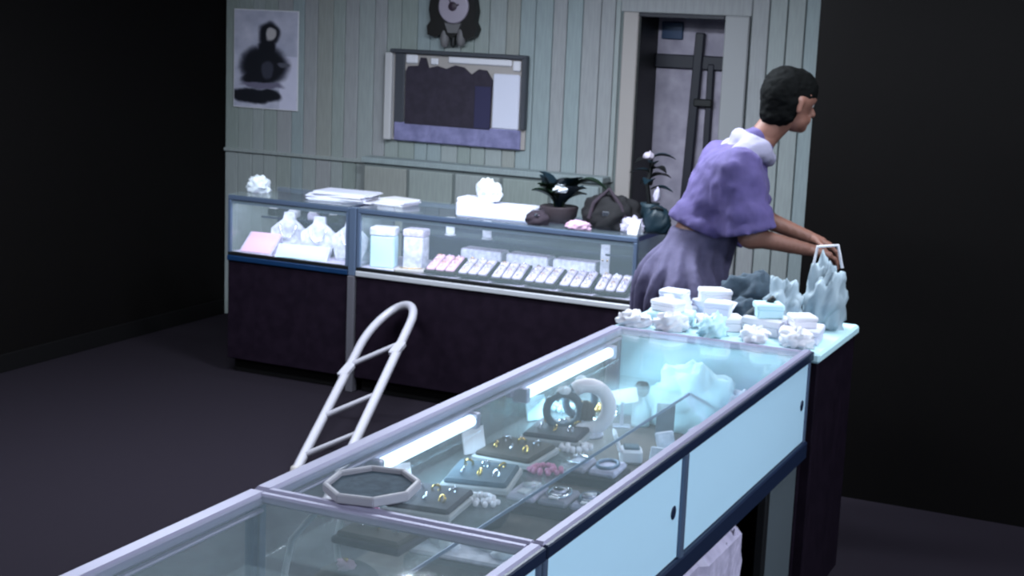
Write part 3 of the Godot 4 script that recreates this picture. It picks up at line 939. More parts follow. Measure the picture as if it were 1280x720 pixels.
func build_near_case() -> void:
	var c := near_case(-4.83, -2.685, "large near glass case with lit blue sliding doors and bright interior tubes", true)
	near_case(-2.675, -1.10, "nearest glass case cut off at the bottom, with brown ring pads seen through its top", false)
	# fluorescent fittings under the left rail
	for seg in [[-3.65, -3.12, "case lamp tube nearer the camera under the left rail"], [-4.68, -3.98, "case lamp tube nearer the far end under the left rail"]]:
		var z0: float = seg[0]
		var z1: float = seg[1]
		var t := thing("case_lamp", seg[2], "light", Vector3(NX0, 0.93, (z0 + z1) / 2.0), 0.0, "tubes under the left rail")
		var h := (z1 - z0) / 2.0
		part("hood", span(0.014, 0.035, 0.0, 0.036, -h - 0.03, h + 0.03, 0.004), M.lavender_metal, t)
		part("tube", tube([Vector3(0.058, 0.008, -h), Vector3(0.058, 0.008, 0), Vector3(0.058, 0.008, h)], 0.017, 12), M.tube_light, t)
		for s in [-1.0, 1.0]:
			part("socket", span(0.03, 0.078, -0.014, 0.03, s * h - 0.012, s * h + 0.012, 0.003), M.steel, t)
		area(Vector2(0.03, 2.0 * h), 0.16 if z1 > -3.5 else 0.42, Color(0.72, 0.90, 1.0), Vector3(0.085, -0.008, 0), Vector3(-PI / 2, 0, 0) + Vector3(0.0, 0.0, 0.0), t)
		(t.get_child(t.get_child_count() - 1) as Node3D).basis = Basis.looking_at(Vector3(0.75, -0.66, 0), Vector3(0, 0, 1)) * Basis(Vector3(0, 0, 1), 0.0)
	var y := 0.69
	var ys0 := 0.836
	# C-shaped pale necklace form with a dark watch inside
	var t := thing("collar_form", "pale C-shaped collar form standing in the near case", "necklace stand", Vector3(-1.60, ys0, -4.02), 0.35)
	var pts := []
	for k in 17:
		var a := deg_to_rad(-130 + 260.0 * k / 16.0)
		pts.append(Vector3(cos(a) * 0.062, 0.085 + sin(a) * 0.066, 0))
	part("collar", tube(pts, 0.022, 12), M.paper, t)
	part("foot", lathe([Vector2(0.05, 0), Vector2(0.05, 0.008), Vector2(0.02, 0.014), Vector2(0, 0.014)], 18), M.white_pad, t)
	part("dark_core", lump(Vector3(0.055, 0.07, 0.05), 0.2, 1.5, 6, 12), M.brown, t, Vector3(-0.005, 0.05, 0))
	# two ring-shaped bracelet stands
	t = thing("bracelet_stand", "round grey bracelet ring on a stand left of the pale collar", "bracelet stand", Vector3(-1.66, ys0, -3.98), 0.5, "bracelet stands in the near case")
	part("hoop", tube(shift(ring_pts(0.05, 20), Vector3(0, 0.075, 0)), 0.012, 10, true), M.cloth_grey, t)
	part("foot", span(-0.04, 0.04, 0, 0.02, -0.02, 0.02, 0.004), M.deck, t)
	part("bright_clasp", lump(Vector3(0.04, 0.03, 0.03), 0.3, 2.0, 9, 10), M.tissue, t, Vector3(0, 0.125, 0.0))
	copy(t, Vector3(-1.67, ys0, -4.13), 0.9, "round grey bracelet ring just in front of the pale collar")
	# white card bar and black knob near the far end
	t = thing("card_holder", "small white tilted card near the far end of the near case", "card", Vector3(-1.73, y, -4.66), 0.4)
	part("card", span(-0.055, 0.055, 0, 0.05, -0.003, 0.003, 0.001), M.paper, t, Vector3(0, 0.08, 0), Vector3(-0.4, 0, 0.2))
	part("stem", span(-0.006, 0.006, 0, 0.09, -0.004, 0.004, 0.002), M.steel, t)
	part("foot", span(-0.03, 0.03, 0, 0.008, -0.02, 0.02, 0.002), M.steel, t)
	t = thing("perfume_bottle", "small bottle with round black stopper at the near case's far end", "bottle", Vector3(-1.685, y, -4.72))
	part("bottle", lathe([Vector2(0.03, 0), Vector2(0.032, 0.01), Vector2(0.03, 0.07), Vector2(0.012, 0.09), Vector2(0.010, 0.10), Vector2(0, 0.10)], 18), M.cyan_pad, t)
	part("stopper", lathe([Vector2(0.008, 0.0), Vector2(0.026, 0.018), Vector2(0.028, 0.034), Vector2(0.018, 0.052), Vector2(0.0, 0.056)], 18), M.black, t, Vector3(0, 0.098, 0))
	# segmented lilac watch trays
	var wt := thing("watch_tray", "lilac segmented watch tray in the middle of the near case", "jewellery tray", Vector3(-1.64, y, -4.06), 0.08, "watch trays in the near case")
	part("tray", span(-0.145, 0.145, 0, 0.03, -0.075, 0.075, 0.004), M.plum, wt)
	for k in 3:
		var pd := part("pad", span(-0.043, 0.043, 0, 0.022, -0.065, 0.065, 0.008), M.lilac_pad if k != 1 else M.deck_light, wt, Vector3(-0.094 + 0.094 * k, 0.028, 0))
		if k != 0:
			part("bracelet", tube(flat_ring(0.03, 0.045, 18), 0.006, 6, true), M.silver if k == 1 else M.steel_blue, pd, Vector3(0, 0.026, 0))
	var wt2 := copy(wt, Vector3(-1.56, y, -3.74), 0.06, "second lilac watch tray, one row nearer than the middle one")
	wt2.name = wt2.name
	for k in 3:
		t = thing("watch", ["first white-strapped watch lying on the nearer watch tray", "second white-strapped watch, middle of the nearer watch tray", "third white-strapped watch at the right of the nearer tray"][k], "watch", Vector3(-1.65 + 0.09 * k, y + 0.052, -3.735), 0.1 * k, "watches on the nearer tray")
		part("strap", span(-0.014, 0.014, 0, 0.006, -0.055, 0.055, 0.002), M.paper, t)
		part("case", lathe([Vector2(0.019, 0), Vector2(0.02, 0.006), Vector2(0.017, 0.011), Vector2(0, 0.011)], 18), M.steel, t, Vector3(0, 0.003, 0))
		part("dial", lathe([Vector2(0.015, 0), Vector2(0.0, 0.001)], 16), M.black if k == 1 else M.paper, t, Vector3(0, 0.0145, 0))
	# dark pads on the left
	var dw := ["dark plum display pillow left of the middle watch tray", "dark brown display pillow behind the plum pillow", "plum display pillow near the front of the large near case", "small brown display pillow under the lamp tube"]
	var ds := [Vector3(-1.74, y, -3.86), Vector3(-1.73, y, -4.05), Vector3(-1.70, y, -3.52), Vector3(-1.76, y, -3.66)]
	for k in 4:
		t = thing("display_pillow", dw[k], "pillow", ds[k], 0.4 * k, "dark pillows in the near case")
		part("pillow", lump(Vector3(0.16, 0.11, 0.13) * (1.0 if k < 3 else 0.7), 0.25, 1.1, 60 + k, 14), M.plum if k % 2 == 0 else M.brown, t)
		part("chain", tube(flat_ring(0.04, 0.03, 16), 0.004, 6, true), M.silver if k != 1 else M.gold, t, Vector3(0, 0.075 if k < 3 else 0.052, 0), Vector3(0.1, 0, 0.1))
	# the upper glass shelf along the left side
	var ys := ys0
	var sw := ["dark brown ring pad on the upper shelf, first from the front post", "plum ring pad on the upper shelf, second from the front post", "grey ring pad on the upper shelf, third from the front post", "dark brown ring pad on the upper shelf, fourth from the front post", "plum ring pad on the upper shelf nearest the collar form"]
	for k in 5:
		t = thing("ring_pad", sw[k], "ring pad", Vector3(-1.66 - 0.02 * (k % 2), ys, -2.95 - 0.25 * k), 0.12 * (k % 3), "ring pads on the upper shelf")
		part("tray", span(-0.09, 0.09, 0, 0.018, -0.10, 0.10, 0.004), M.plum if k == 0 else M.trim_grey, t)
		part("pad", span(-0.082, 0.082, 0.012, 0.03, -0.092, 0.092, 0.006), [M.brown, M.plum, M.cloth_grey, M.brown, M.plum][k], t)
		for j in 6:
			part("ring", tube(ring_pts(0.011), 0.003, 5, true), M.silver if (j + k) % 2 else M.gold, t, Vector3(-0.045 + 0.045 * (j % 3), 0.036, -0.04 + 0.075 * (j / 3)), Vector3(0.4, 0.5 * j, 0))
	var uw := ["small white bust card on the upper shelf before the first lamp tube", "small white bust card on the upper shelf between the lamp tubes", "small pale cyan bust card on the upper shelf under the far lamp tube"]
	for k in 3:
		t = thing("bust_card", uw[k], "card", Vector3(-1.79, ys, -3.25 - 0.42 * k), 1.0, "bust cards on the upper shelf")
		part("card", span(-0.035, 0.035, 0, 0.075, -0.003, 0.003, 0.001), M.paper if k < 2 else M.cyan_pad, t, Vector3(0, 0.001, 0), Vector3(-0.3, 0, 0))
		part("strut", span(-0.006, 0.006, 0, 0.06, -0.002, 0.002, 0.001), M.paper, t, Vector3(0, 0.001, -0.04), Vector3(0.35, 0, 0))
	var strands := [
		[Vector3(-1.59, -3.30, 0), "coiled white bead strand on the upper shelf by the grey ring pad", "paper"],
		[Vector3(-1.56, -3.62, 0), "coiled rose bead strand on the upper shelf edge, near the middle", "rose"],
		[Vector3(-1.57, -3.86, 0), "coiled white bead strand on the upper shelf beside the pale collar", "paper"],
		[Vector3(-1.79, -3.05, 0), "coiled rose bead strand at the front left of the upper shelf", "rose"],
		[Vector3(-1.78, -4.25, 0), "coiled pale cyan bead strand at the far end of the upper shelf", "cyan_pad"],
		[Vector3(-1.70, -4.30, 0), "coiled gold bead strand at the far end of the upper shelf", "gold"]]
	for k in strands.size():
		var sp: Vector3 = strands[k][0]
		t = thing("bead_strand", strands[k][1], "beads", Vector3(sp.x, ys, sp.y), 0.6 * k, "bead strands on the upper shelf")
		var bs := begin()
		var bead := lathe([Vector2(0, 0), Vector2(0.0055, 0.002), Vector2(0.008, 0.008), Vector2(0.0055, 0.014), Vector2(0, 0.016)], 8)
		for j in 26:
			var an := TAU * j / 13.0
			var rr := 0.048 - 0.0009 * j + 0.006 * sin(an * 1.7)
			bs.append_from(bead, 0, Transform3D(Basis(), Vector3(cos(an) * rr, 0.004 if j > 13 else 0.0, sin(an) * rr * 0.8)))
		part("beads", bs.commit(), M[strands[k][2]], t)
		part("clasp", span(-0.008, 0.008, 0, 0.008, -0.005, 0.005, 0.002), M.steel, t, Vector3(0.03, 0.0, 0.0))
	# pale clutter by the right rail
	var cw := ["white ring box by the right rail beside the watch tray", "pale cyan ring box, second along the right rail", "white ring box, third along the right rail", "lilac ring box nearest the far end of the right rail", "open white ring box in front of the collar form"]
	var cs := [Vector3(-1.42, y, -4.13), Vector3(-1.34, y, -4.25), Vector3(-1.43, y, -4.33), Vector3(-1.36, y, -4.45), Vector3(-1.56, y, -4.30)]
	for k in 5:
		t = thing("ring_box", cw[k], "ring box", cs[k], 0.5 * k, "ring boxes in the near case")
		var m: Material = [M.white_pad, M.cyan_pad, M.white_pad, M.lilac_pad, M.paper][k]
		part("box", span(-0.035, 0.035, 0, 0.045, -0.035, 0.035, 0.008), m, t)
		part("lid", span(-0.035, 0.035, 0, 0.06, -0.012, 0, 0.006), m, t, Vector3(0, 0.042, -0.03), Vector3(-0.35, 0, 0))
		part("cushion", span(-0.026, 0.026, 0.043, 0.052, -0.024, 0.026, 0.004), M.navy if k % 2 else M.cloth_grey, t)
	t = thing("jewel_card", "narrow dark grey slanted card standing near the far end of the case", "card", Vector3(-1.55, y, -4.58), 0.3)
	part("card", span(-0.03, 0.03, 0, 0.12, -0.004, 0.004, 0.002), M.cloth_grey, t, Vector3(0, 0.002, 0.0), Vector3(-0.3, 0, 0))
	part("prop", span(-0.01, 0.01, 0, 0.11, -0.003, 0.003, 0.001), M.cloth_grey, t, Vector3(0, 0.002, -0.07), Vector3(0.35, 0, 0))
	t = thing("fabric_swag", "pale crumpled fabric piled against the far end panel", "fabric", Vector3(-1.50, y, -4.74), 0.0)
	part("heap", lump(Vector3(0.30, 0.28, 0.13), 0.4, 1.3, 77, 20), M.cyan_pad, t)
	part("fold", lump(Vector3(0.16, 0.2, 0.10), 0.4, 1.5, 78, 16), M.white_pad, t, Vector3(0.16, 0, 0.01))
	# front unit contents
	t = thing("octagon_tray", "dark octagonal tray with pale rim on the glass top beside the cross rail", "tray", Vector3(-1.615, 0.998, -2.80), 0.2)
	var oct := PackedVector2Array()
	var rim := []
	for k in 8:
		var a := TAU * (k + 0.5) / 8.0
		oct.append(Vector2(cos(a) * 0.098, sin(a) * 0.115))
		rim.append(Vector3(cos(a) * 0.10, 0.018, sin(a) * 0.117))
	part("tray", prism(oct, 0.012), M.cloth_grey, t, Vector3(0, 0.012, 0), Vector3(PI / 2, 0, 0))
	var st := begin()
	for k in 8:
		var a: Vector3 = rim[k]
		var b: Vector3 = rim[(k + 1) % 8]
		add_box(st, Vector3(a.distance_to(b) + 0.008, 0.022, 0.012), (a + b) / 2 - Vector3(0, 0.006, 0), 0.003, Basis(Vector3.UP, -atan2(b.z - a.z, b.x - a.x)))
	part("rim", st.commit(), M.tube_white, t)
	t = thing("acrylic_riser", "pale flat-topped riser with white pieces at the front of the case", "display riser", Vector3(-1.50, y, -3.08), 0.05)
	part("block", span(-0.14, 0.14, 0, 0.10, -0.09, 0.09, 0.008), M.cabinet_grey, t)
	part("top_pad", span(-0.13, 0.13, 0.10, 0.112, -0.08, 0.08, 0.005), M.white_pad, t)
	for k in 5:
		part("pearl_cluster", lump(Vector3(0.05, 0.035, 0.045), 0.5, 2.2, 90 + k, 10), M.tissue, t, Vector3(-0.09 + 0.045 * k, 0.111, 0.03 * sin(k * 2.0)))
	t = thing("pink_pad", "pink lilac pad in the lower front of the near case", "display pad", Vector3(-1.46, y, -2.88), 0.0)
	part("pad", span(-0.10, 0.10, 0, 0.05, -0.07, 0.07, 0.01), M.rose, t)
	part("brooch", lump(Vector3(0.05, 0.03, 0.05), 0.5, 2.0, 95, 10), M.paper, t, Vector3(0.02, 0.048, 0))
	t = thing("jewel_flower", "small pink brooch pinned on a dark pillow at the lower left", "brooch", Vector3(-1.72, y + 0.082, -2.87), 0.0)
	part("petals", lump(Vector3(0.045, 0.03, 0.045), 0.6, 2.4, 97, 10), M.pink_pad, t)
	part("centre", lathe([Vector2(0.008, 0), Vector2(0.006, 0.008), Vector2(0, 0.010)], 10), M.gold, t, Vector3(0, 0.020, 0))
	t = thing("display_pillow", "large brown display pillow under the pink brooch", "pillow", Vector3(-1.72, y, -2.88), 0.0, "dark pillows in the near case")
	part("pillow", lump(Vector3(0.17, 0.12, 0.16), 0.15, 1.1, 101, 14), M.brown, t)
	part("cord", tube(flat_ring(0.085, 0.075, 20), 0.005, 6, true), M.plum, t, Vector3(0, 0.025, 0))
	# curved wire necklace stands at lower left
	var wires := [Vector3(-1.77, y, -3.02), Vector3(-1.77, y, -2.80)]
	for k in 2:
		t = thing("wire_stand", ["curved pale wire stand at the lower left of the near case", "second curved pale wire stand, nearer the case post"][k], "necklace stand", wires[k], 0.3 + 0.5 * k, "wire stands in the near case")
		part("wire", tube([Vector3(-0.05, 0, 0), Vector3(-0.06, 0.09, 0), Vector3(-0.045, 0.17, 0), Vector3(0, 0.22, 0), Vector3(0.03, 0.25, 0), Vector3(0.06, 0.24, 0)], 0.008, 8), M.cloth_pale, t)
		part("foot", lathe([Vector2(0.04, 0), Vector2(0.04, 0.006), Vector2(0.0, 0.008)], 14), M.cloth_grey, t, Vector3(-0.05, 0, 0))
	# bags and boards in the open bay below
	var bw := ["lilac plastic bag in the open bay under the blue doors, nearer the camera", "lilac plastic bag in the open bay beside the grey cupboard door"]
	for k in 2:
		t = thing("plastic_bag", bw[k], "bag", Vector3(-1.245, 0.11, -3.62 - 0.40 * k), 0.0, "lilac bags in the bay")
		var st2 := begin()
		add_box(st2, Vector3(0.18, 0.52 - 0.03 * k, 0.37), Vector3(0, 0.26 - 0.015 * k, 0), 0.03)
		part("bag", st2.commit(), M.bag_lilac, t)
		for cr in 3:
			part("crease", lump(Vector3(0.03, 0.30, 0.10), 0.4, 1.4, 130 + cr + k * 3, 12), M.bag_lilac, t, Vector3(0.08, 0.24 - 0.03 * cr, -0.12 + 0.11 * cr))
		part("tie", tube(flat_ring(0.05, 0.05, 14), 0.008, 6, true), M.cloth_grey, t, Vector3(0, 0.515 - 0.03 * k, 0))

func flat_ring(a: float, b: float, n := 16) -> Array:
	var p := []
	for k in n:
		p.append(Vector3(cos(TAU * k / n) * a, 0, sin(TAU * k / n) * b))
	return p

func shift(p: Array, o: Vector3) -> Array:
	var q := []
	for v in p:
		q.append(v + o)
	return q

# ---------------------------------------------------------------- return counter and its pile
func build_return() -> void:
	var t := thing("return_counter", "pale-topped counter across the end of the near case heaped with goods", "counter", Vector3(-1.85, 0, -5.42))
	part("body", span(0.0, 0.72, 0.08, 0.955, 0.02, 0.56, 0.004), M.laminate, t)
	part("plinth", span(0.02, 0.70, 0, 0.08, 0.05, 0.54), M.kick, t)
	part("top", span(-0.01, 0.73, 0.955, 0.99, 0.0, 0.58, 0.008), M.cyan_pad, t)
	var y := 0.99
	var boxes := [
		[Vector3(-1.76, y, -5.22), Vector3(0.15, 0.035, 0.11), 0.5, "paper", "flat white box at the left edge of the heaped counter"],
		[Vector3(-1.70, y, -5.02), Vector3(0.16, 0.045, 0.10), 0.2, "cyan_pad", "pale cyan box at the near left of the heaped counter"],
		[Vector3(-1.60, y, -5.24), Vector3(0.16, 0.06, 0.10), -0.4, "white_card", "lilac-white box behind the pale cyan box on the counter"],
		[Vector3(-1.52, y, -5.02), Vector3(0.15, 0.05, 0.09), 0.6, "paper", "cream-white box at the near middle of the heaped counter"],
		[Vector3(-1.36, y, -5.06), Vector3(0.14, 0.06, 0.12), -0.2, "paper", "white box at the near right of the heaped counter"],
		[Vector3(-1.23, y, -5.02), Vector3(0.13, 0.05, 0.14), 0.1, "white_card", "white box at the right corner of the heaped counter"]]
	for b in boxes:
		t = thing("jewellery_box", b[4], "box", b[0], b[2], "white boxes on the heaped counter")
		var s: Vector3 = b[1]
		part("base", span(-s.x / 2, s.x / 2, 0, s.y * 0.6, -s.z / 2, s.z / 2, 0.004), M[b[3]], t)
		part("lid", span(-s.x / 2 - 0.003, s.x / 2 + 0.003, s.y * 0.55, s.y, -s.z / 2 - 0.003, s.z / 2 + 0.003, 0.005), M[b[3]], t)
	var upper := [
		[Vector3(-1.71, y + 0.045, -5.01), Vector3(0.10, 0.04, 0.07), -0.3, "paper", "small white box on top of the pale cyan box"],
		[Vector3(-1.61, y + 0.06, -5.23), Vector3(0.11, 0.045, 0.07), 0.5, "paper", "small white box on top of the lilac-white box"],
		[Vector3(-1.53, y + 0.05, -5.02), Vector3(0.09, 0.05, 0.06), 0.1, "white_card", "small lilac box on top of the cream-white box"],
		[Vector3(-1.36, y + 0.06, -5.05), Vector3(0.09, 0.05, 0.08), 0.5, "cyan_pad", "small pale cyan box on top of the near right white box"],
		[Vector3(-1.76, y + 0.035, -5.22), Vector3(0.09, 0.05, 0.07), -0.1, "white_card", "small lilac box on top of the flat box at the left edge"],
		[Vector3(-1.23, y + 0.05, -5.01), Vector3(0.08, 0.04, 0.08), 0.6, "paper", "small white box on top of the right corner box"]]
	for b in upper:
		t = thing("jewellery_box", b[4], "box", b[0], b[2], "white boxes on the heaped counter")
		var s: Vector3 = b[1]
		part("base", span(-s.x / 2, s.x / 2, 0, s.y * 0.6, -s.z / 2, s.z / 2, 0.004), M[b[3]], t)
		part("lid", span(-s.x / 2 - 0.003, s.x / 2 + 0.003, s.y * 0.55, s.y, -s.z / 2 - 0.003, s.z / 2 + 0.003, 0.005), M[b[3]], t)
	var cards := [
		[Vector3(-1.70, y, -5.14), 0.7, "narrow white card leaning between boxes on the heaped counter"],
		[Vector3(-1.58, y, -5.13), -0.5, "white card tilted in the middle of the heaped counter"],
		[Vector3(-1.44, y, -5.16), 0.3, "white card standing beside the dark slim bottle"]]
	for k in 3:
		t = thing("tilted_card", cards[k][2], "card", cards[k][0], cards[k][1], "tilted cards on the heaped counter")
		part("card", span(-0.05, 0.05, 0, 0.10, -0.002, 0.002, 0.001), M.white_card, t, Vector3(0, 0.002, 0), Vector3(-0.75, 0, 0))
		part("strut", span(-0.008, 0.008, 0, 0.07, -0.002, 0.002, 0.001), M.paper, t, Vector3(0, 0.002, -0.085), Vector3(0.3, 0, 0))
	var pw := ["crumpled white paper at the left front edge of the heaped counter", "crumpled white paper in front of the lilac-white box pile", "crumpled pale cyan paper in the middle of the counter's front edge", "crumpled cream paper before the near right white box", "crumpled white paper at the right front corner of the counter"]
	for k in 5:
		t = thing("crumpled_paper", pw[k], "paper", Vector3(-1.80 + 0.145 * k, y, -4.905), 0.7 * k, "crumpled papers on the counter edge")
		part("ball", lump(Vector3(0.12, 0.065 + 0.012 * (k % 3), 0.085), 0.55, 1.7, 140 + k, 14), M.cyan_pad if k == 2 else M.paper, t)
		part("torn_corner", leaf(0.06, 0.04, 0.02, 0.02), M.paper, t, Vector3(0.01, 0.03, 0.01), Vector3(0, k * 1.3, 0))
	t = thing("grey_cloth", "blue-grey crumpled cloth heaped at the back of the counter", "cloth", Vector3(-1.50, y, -5.31), 0.0)
	part("heap", lump(Vector3(0.26, 0.20, 0.15), 0.45, 1.3, 51, 22), M.cloth_grey, t)
	part("fold", lump(Vector3(0.14, 0.11, 0.12), 0.45, 1.4, 52, 16), M.cloth_grey, t, Vector3(0.02, 0, 0.09))
	t = thing("slim_bottle", "dark slim bottle leaning on the heaped counter", "bottle", Vector3(-1.455, y + 0.02, -5.06), 0.0)
	part("body", lathe([Vector2(0.02, 0), Vector2(0.022, 0.006), Vector2(0.022, 0.09), Vector2(0.009, 0.115), Vector2(0.009, 0.13), Vector2(0, 0.13)], 14), M.teal_dark, t, Vector3.ZERO, Vector3(0, 0, -0.8))
	part("cap", lathe([Vector2(0.011, 0.0), Vector2(0.011, 0.025), Vector2(0, 0.026)], 12), M.black, t, Vector3(sin(0.8) * 0.128, cos(0.8) * 0.128, 0), Vector3(0, 0, -0.8))
	t = thing("crumpled_bag", "pale grey crumpled bag standing at the counter's right rear", "bag", Vector3(-1.345, y, -5.19), 0.0)
	part("bag", lump(Vector3(0.13, 0.22, 0.11), 0.55, 1.5, 54, 22), M.bag_pale, t)
	part("white_flap", span(-0.05, 0.05, 0, 0.035, -0.004, 0.004, 0.002), M.paper, t, Vector3(-0.04, 0.06, 0.09), Vector3(-0.3, 0, 0.6))
	t = thing("crumpled_bag", "taller pale crumpled bag rising behind the right end of the counter", "bag", Vector3(-1.22, y, -5.28), 0.2)
	part("bag", lump(Vector3(0.14, 0.30, 0.14), 0.5, 1.4, 56, 22), M.bag_pale, t)
	part("handle", tube([Vector3(-0.05, 0.22, 0), Vector3(-0.04, 0.29, 0.01), Vector3(0.03, 0.30, 0.01), Vector3(0.05, 0.22, 0)], 0.006, 6), M.paper, t)

# ---------------------------------------------------------------- leaning tube frame
func build_ladder() -> void:
	var t := thing("ladder_frame", "white tubular frame with rungs and rounded top leaning on the dark case base", "ladder", Vector3(-3.41, 0, -5.48))
	var B := Vector3(0, 0.016, 0)
	var T := Vector3(-0.39, 0.44, -1.335)
	var L := (T - B).length()
	var v := (T - B).normalized()
	var u := Vector3.RIGHT
	u = (u * 0.86 + Vector3.UP * 0.40)
	u = (u - v * u.dot(v)).normalized()
	var hw := 0.15
	B.y = 0.018 + u.y * hw
	var low := B + u * hw - v * ((B + u * hw).y - 0.018) / v.y
	var pts := []
	pts.append(B - u * hw)
	for k in 6:
		pts.append(B - u * hw + v * (L - 0.30) * (k + 1) / 6.0)
	for k in range(1, 16):
		var a := PI * k / 16.0
		pts.append(B + v * (L - 0.30 + sin(a) * 0.30) - u * hw * cos(a))
	for k in 7:
		pts.append(B + u * hw + v * (L - 0.30) * (6 - k) / 6.0)
	pts.append(low)
	part("rail", tube(pts, 0.022, 12), M.tube_white, t)
	for s in [0.09, 0.32, 0.655]:
		part("rung", tube([B + v * L * s - u * hw, B + v * L * s, B + v * L * s + u * hw], 0.014, 10), M.tube_white, t)
	for s in [-1.0, 1.0]:
		part("foot", lathe([Vector2(0.024, 0), Vector2(0.026, 0.01), Vector2(0.02, 0.04), Vector2(0, 0.042)], 12), M.trim_warm, t, (low if s > 0.0 else B - u * hw) - Vector3(0, 0.016, 0))
		part("bracket", box(Vector3(0.05, 0.03, 0.10), 0.006), M.tube_white, t, B + v * L * 0.60 + u * hw * s + Vector3(0, 0.012, 0), Vector3(0.4, 0, 0))

# ---------------------------------------------------------------- person
func build_person() -> void:
	var t := thing("person", "person in purple short-sleeved top bending over the heaped counter, head turned away", "person", Vector3(-1.91, 0, -5.86))
	# local axes: f forward (right and slightly away), r the person's right (towards the camera)
	var f := Vector3(0.88, 0, -0.47).normalized()
	var r := Vector3(0.47, 0, 0.88).normalized()
	var U := Vector3.UP
	var hip := Vector3(0, 0.98, 0) - f * 0.03
	var waist := hip + f * 0.06 + U * 0.18
	var chest := hip + f * 0.16 + U * 0.41
	var neck := hip + f * 0.26 + U * 0.58
	var head := hip + f * 0.385 + U * 0.755
	var shr := chest + r * 0.17 + U * 0.08
	var shl := chest - r * 0.17 + U * 0.08
	var elr := shr + f * 0.06 - U * 0.25 + r * 0.03
	var ell := shl + f * 0.17 - U * 0.22 - r * 0.03
	var wrr := elr + f * 0.235 - U * 0.05 - r * 0.03
	var wrl := ell + f * 0.22 - U * 0.08 + r * 0.04
	var knr := hip + r * 0.10 + f * 0.07 - U * 0.47
	var knl := hip - r * 0.10 + f * 0.10 - U * 0.47
	var ftr := Vector3(hip.x, 0.08, hip.z) + r * 0.11 + f * 0.0
	var ftl := Vector3(hip.x, 0.08, hip.z) - r * 0.10 + f * 0.06
	var hjr := hip + r * 0.09 - U * 0.03
	var hjl := hip - r * 0.09 - U * 0.03
	var bones := [
		[hip + r * 0.06, hip - r * 0.06, 0.105, 0.105], [hip, waist, 0.12, 0.11], [waist, chest, 0.11, 0.125],
		[chest + r * 0.07, chest - r * 0.07, 0.11, 0.11], [shr, shl, 0.055, 0.055], [chest, neck, 0.08, 0.055], [neck, head - U * 0.03, 0.052, 0.055],
		[shr, elr, 0.052, 0.042], [elr, wrr, 0.041, 0.028], [shl, ell, 0.052, 0.042], [ell, wrl, 0.041, 0.028],
		[hjr, knr, 0.085, 0.058], [knr, ftr, 0.055, 0.038], [hjl, knl, 0.085, 0.058], [knl, ftl, 0.055, 0.038],
		[ftr, ftr + f * 0.13 - U * 0.04, 0.035, 0.026], [ftl, ftl + f * 0.13 - U * 0.04, 0.035, 0.026]]
	var body := begin()
	body.append_from(field_mesh(bones, 0.04, 0.014), 0, Transform3D())
	# head
	var hf := (f * 0.94 + U * -0.15 - r * 0.25).normalized()
	var hr := hf.cross(U).normalized()
	var hu := hr.cross(hf).normalized()
	var hb := [
		[head + hu * 0.035 - hf * 0.015, head + hu * 0.035 + hf * 0.015, 0.088, 0.085],
		[head + hu * 0.02, head - hu * 0.055 + hf * 0.035, 0.078, 0.055],
		[head - hu * 0.075 + hf * 0.055, head - hu * 0.085 + hf * 0.07, 0.034, 0.024],
		[head + hu * 0.005 + hf * 0.09, head - hu * 0.028 + hf * 0.108, 0.010, 0.015],
		[head - hu * 0.05 + hf * 0.088 - hr * 0.016, head - hu * 0.05 + hf * 0.088 + hr * 0.016, 0.010, 0.010],
		[head - hu * 0.060 + hf * 0.086 - hr * 0.012, head - hu * 0.060 + hf * 0.086 + hr * 0.012, 0.010, 0.010],
		[head + hu * 0.028 + hf * 0.082 - hr * 0.035, head + hu * 0.028 + hf * 0.082 + hr * 0.035, 0.012, 0.012],
		[head + hr * 0.080 + hu * 0.012, head + hr * 0.084 - hu * 0.025, 0.018, 0.012],
		[head - hr * 0.080 + hu * 0.012, head - hr * 0.084 - hu * 0.025, 0.018, 0.012],
		[head - hu * 0.05 - hf * 0.03, neck, 0.055, 0.052]]
	body.append_from(field_mesh(hb, 0.014, 0.005), 0, Transform3D())
	# hands
	for sd in [[wrr, 1.0, elr], [wrl, -1.0, ell]]:
		var w: Vector3 = sd[0]
		var s: float = sd[1]
		var d: Vector3 = (w - sd[2]).normalized()
		var side: Vector3 = (r - d * r.dot(d)).normalized() * -s   # towards the thumb (inner side)
		var palm: Vector3 = d.cross(side).normalized()
		if palm.y > 0.0:
			palm = -palm
		var fb := [[w, w + d * 0.05 + side * 0.012, 0.026, 0.024], [w + d * 0.02 - side * 0.012, w + d * 0.085 - side * 0.028, 0.020, 0.016], [w + d * 0.02 + side * 0.014, w + d * 0.085 + side * 0.026, 0.020, 0.016], [w + d * 0.03, w + d * 0.085, 0.02, 0.016]]
		for k in 4:
			var o: float = 0.03 - 0.0205 * k
			var ln: float = [0.072, 0.080, 0.074, 0.058][k]
			var b0: Vector3 = w + d * 0.088 + side * o
			var b1: Vector3 = b0 + (d + palm * 0.35).normalized() * ln * 0.45
			var b2: Vector3 = b1 + (d + palm * 1.0).normalized() * ln * 0.32
			var b3: Vector3 = b2 + (d * 0.6 + palm * 1.2).normalized() * ln * 0.26
			fb.append_array([[b0 - d * 0.01, b1, 0.0092, 0.0085], [b1, b2, 0.0085, 0.008], [b2, b3, 0.008, 0.007]])
		var th: Vector3 = w + d * 0.028 + side * 0.026
		var t1: Vector3 = th + (d * 0.7 + side * 0.8 + palm * 0.3).normalized() * 0.04
		fb.append_array([[th, t1, 0.013, 0.0105], [t1, t1 + (d + side * 0.2 + palm * 0.5).normalized() * 0.032, 0.0105, 0.008]])
		body.append_from(field_mesh(fb, 0.006, 0.004), 0, Transform3D())
	part("body", body.commit(), M.skin, t)
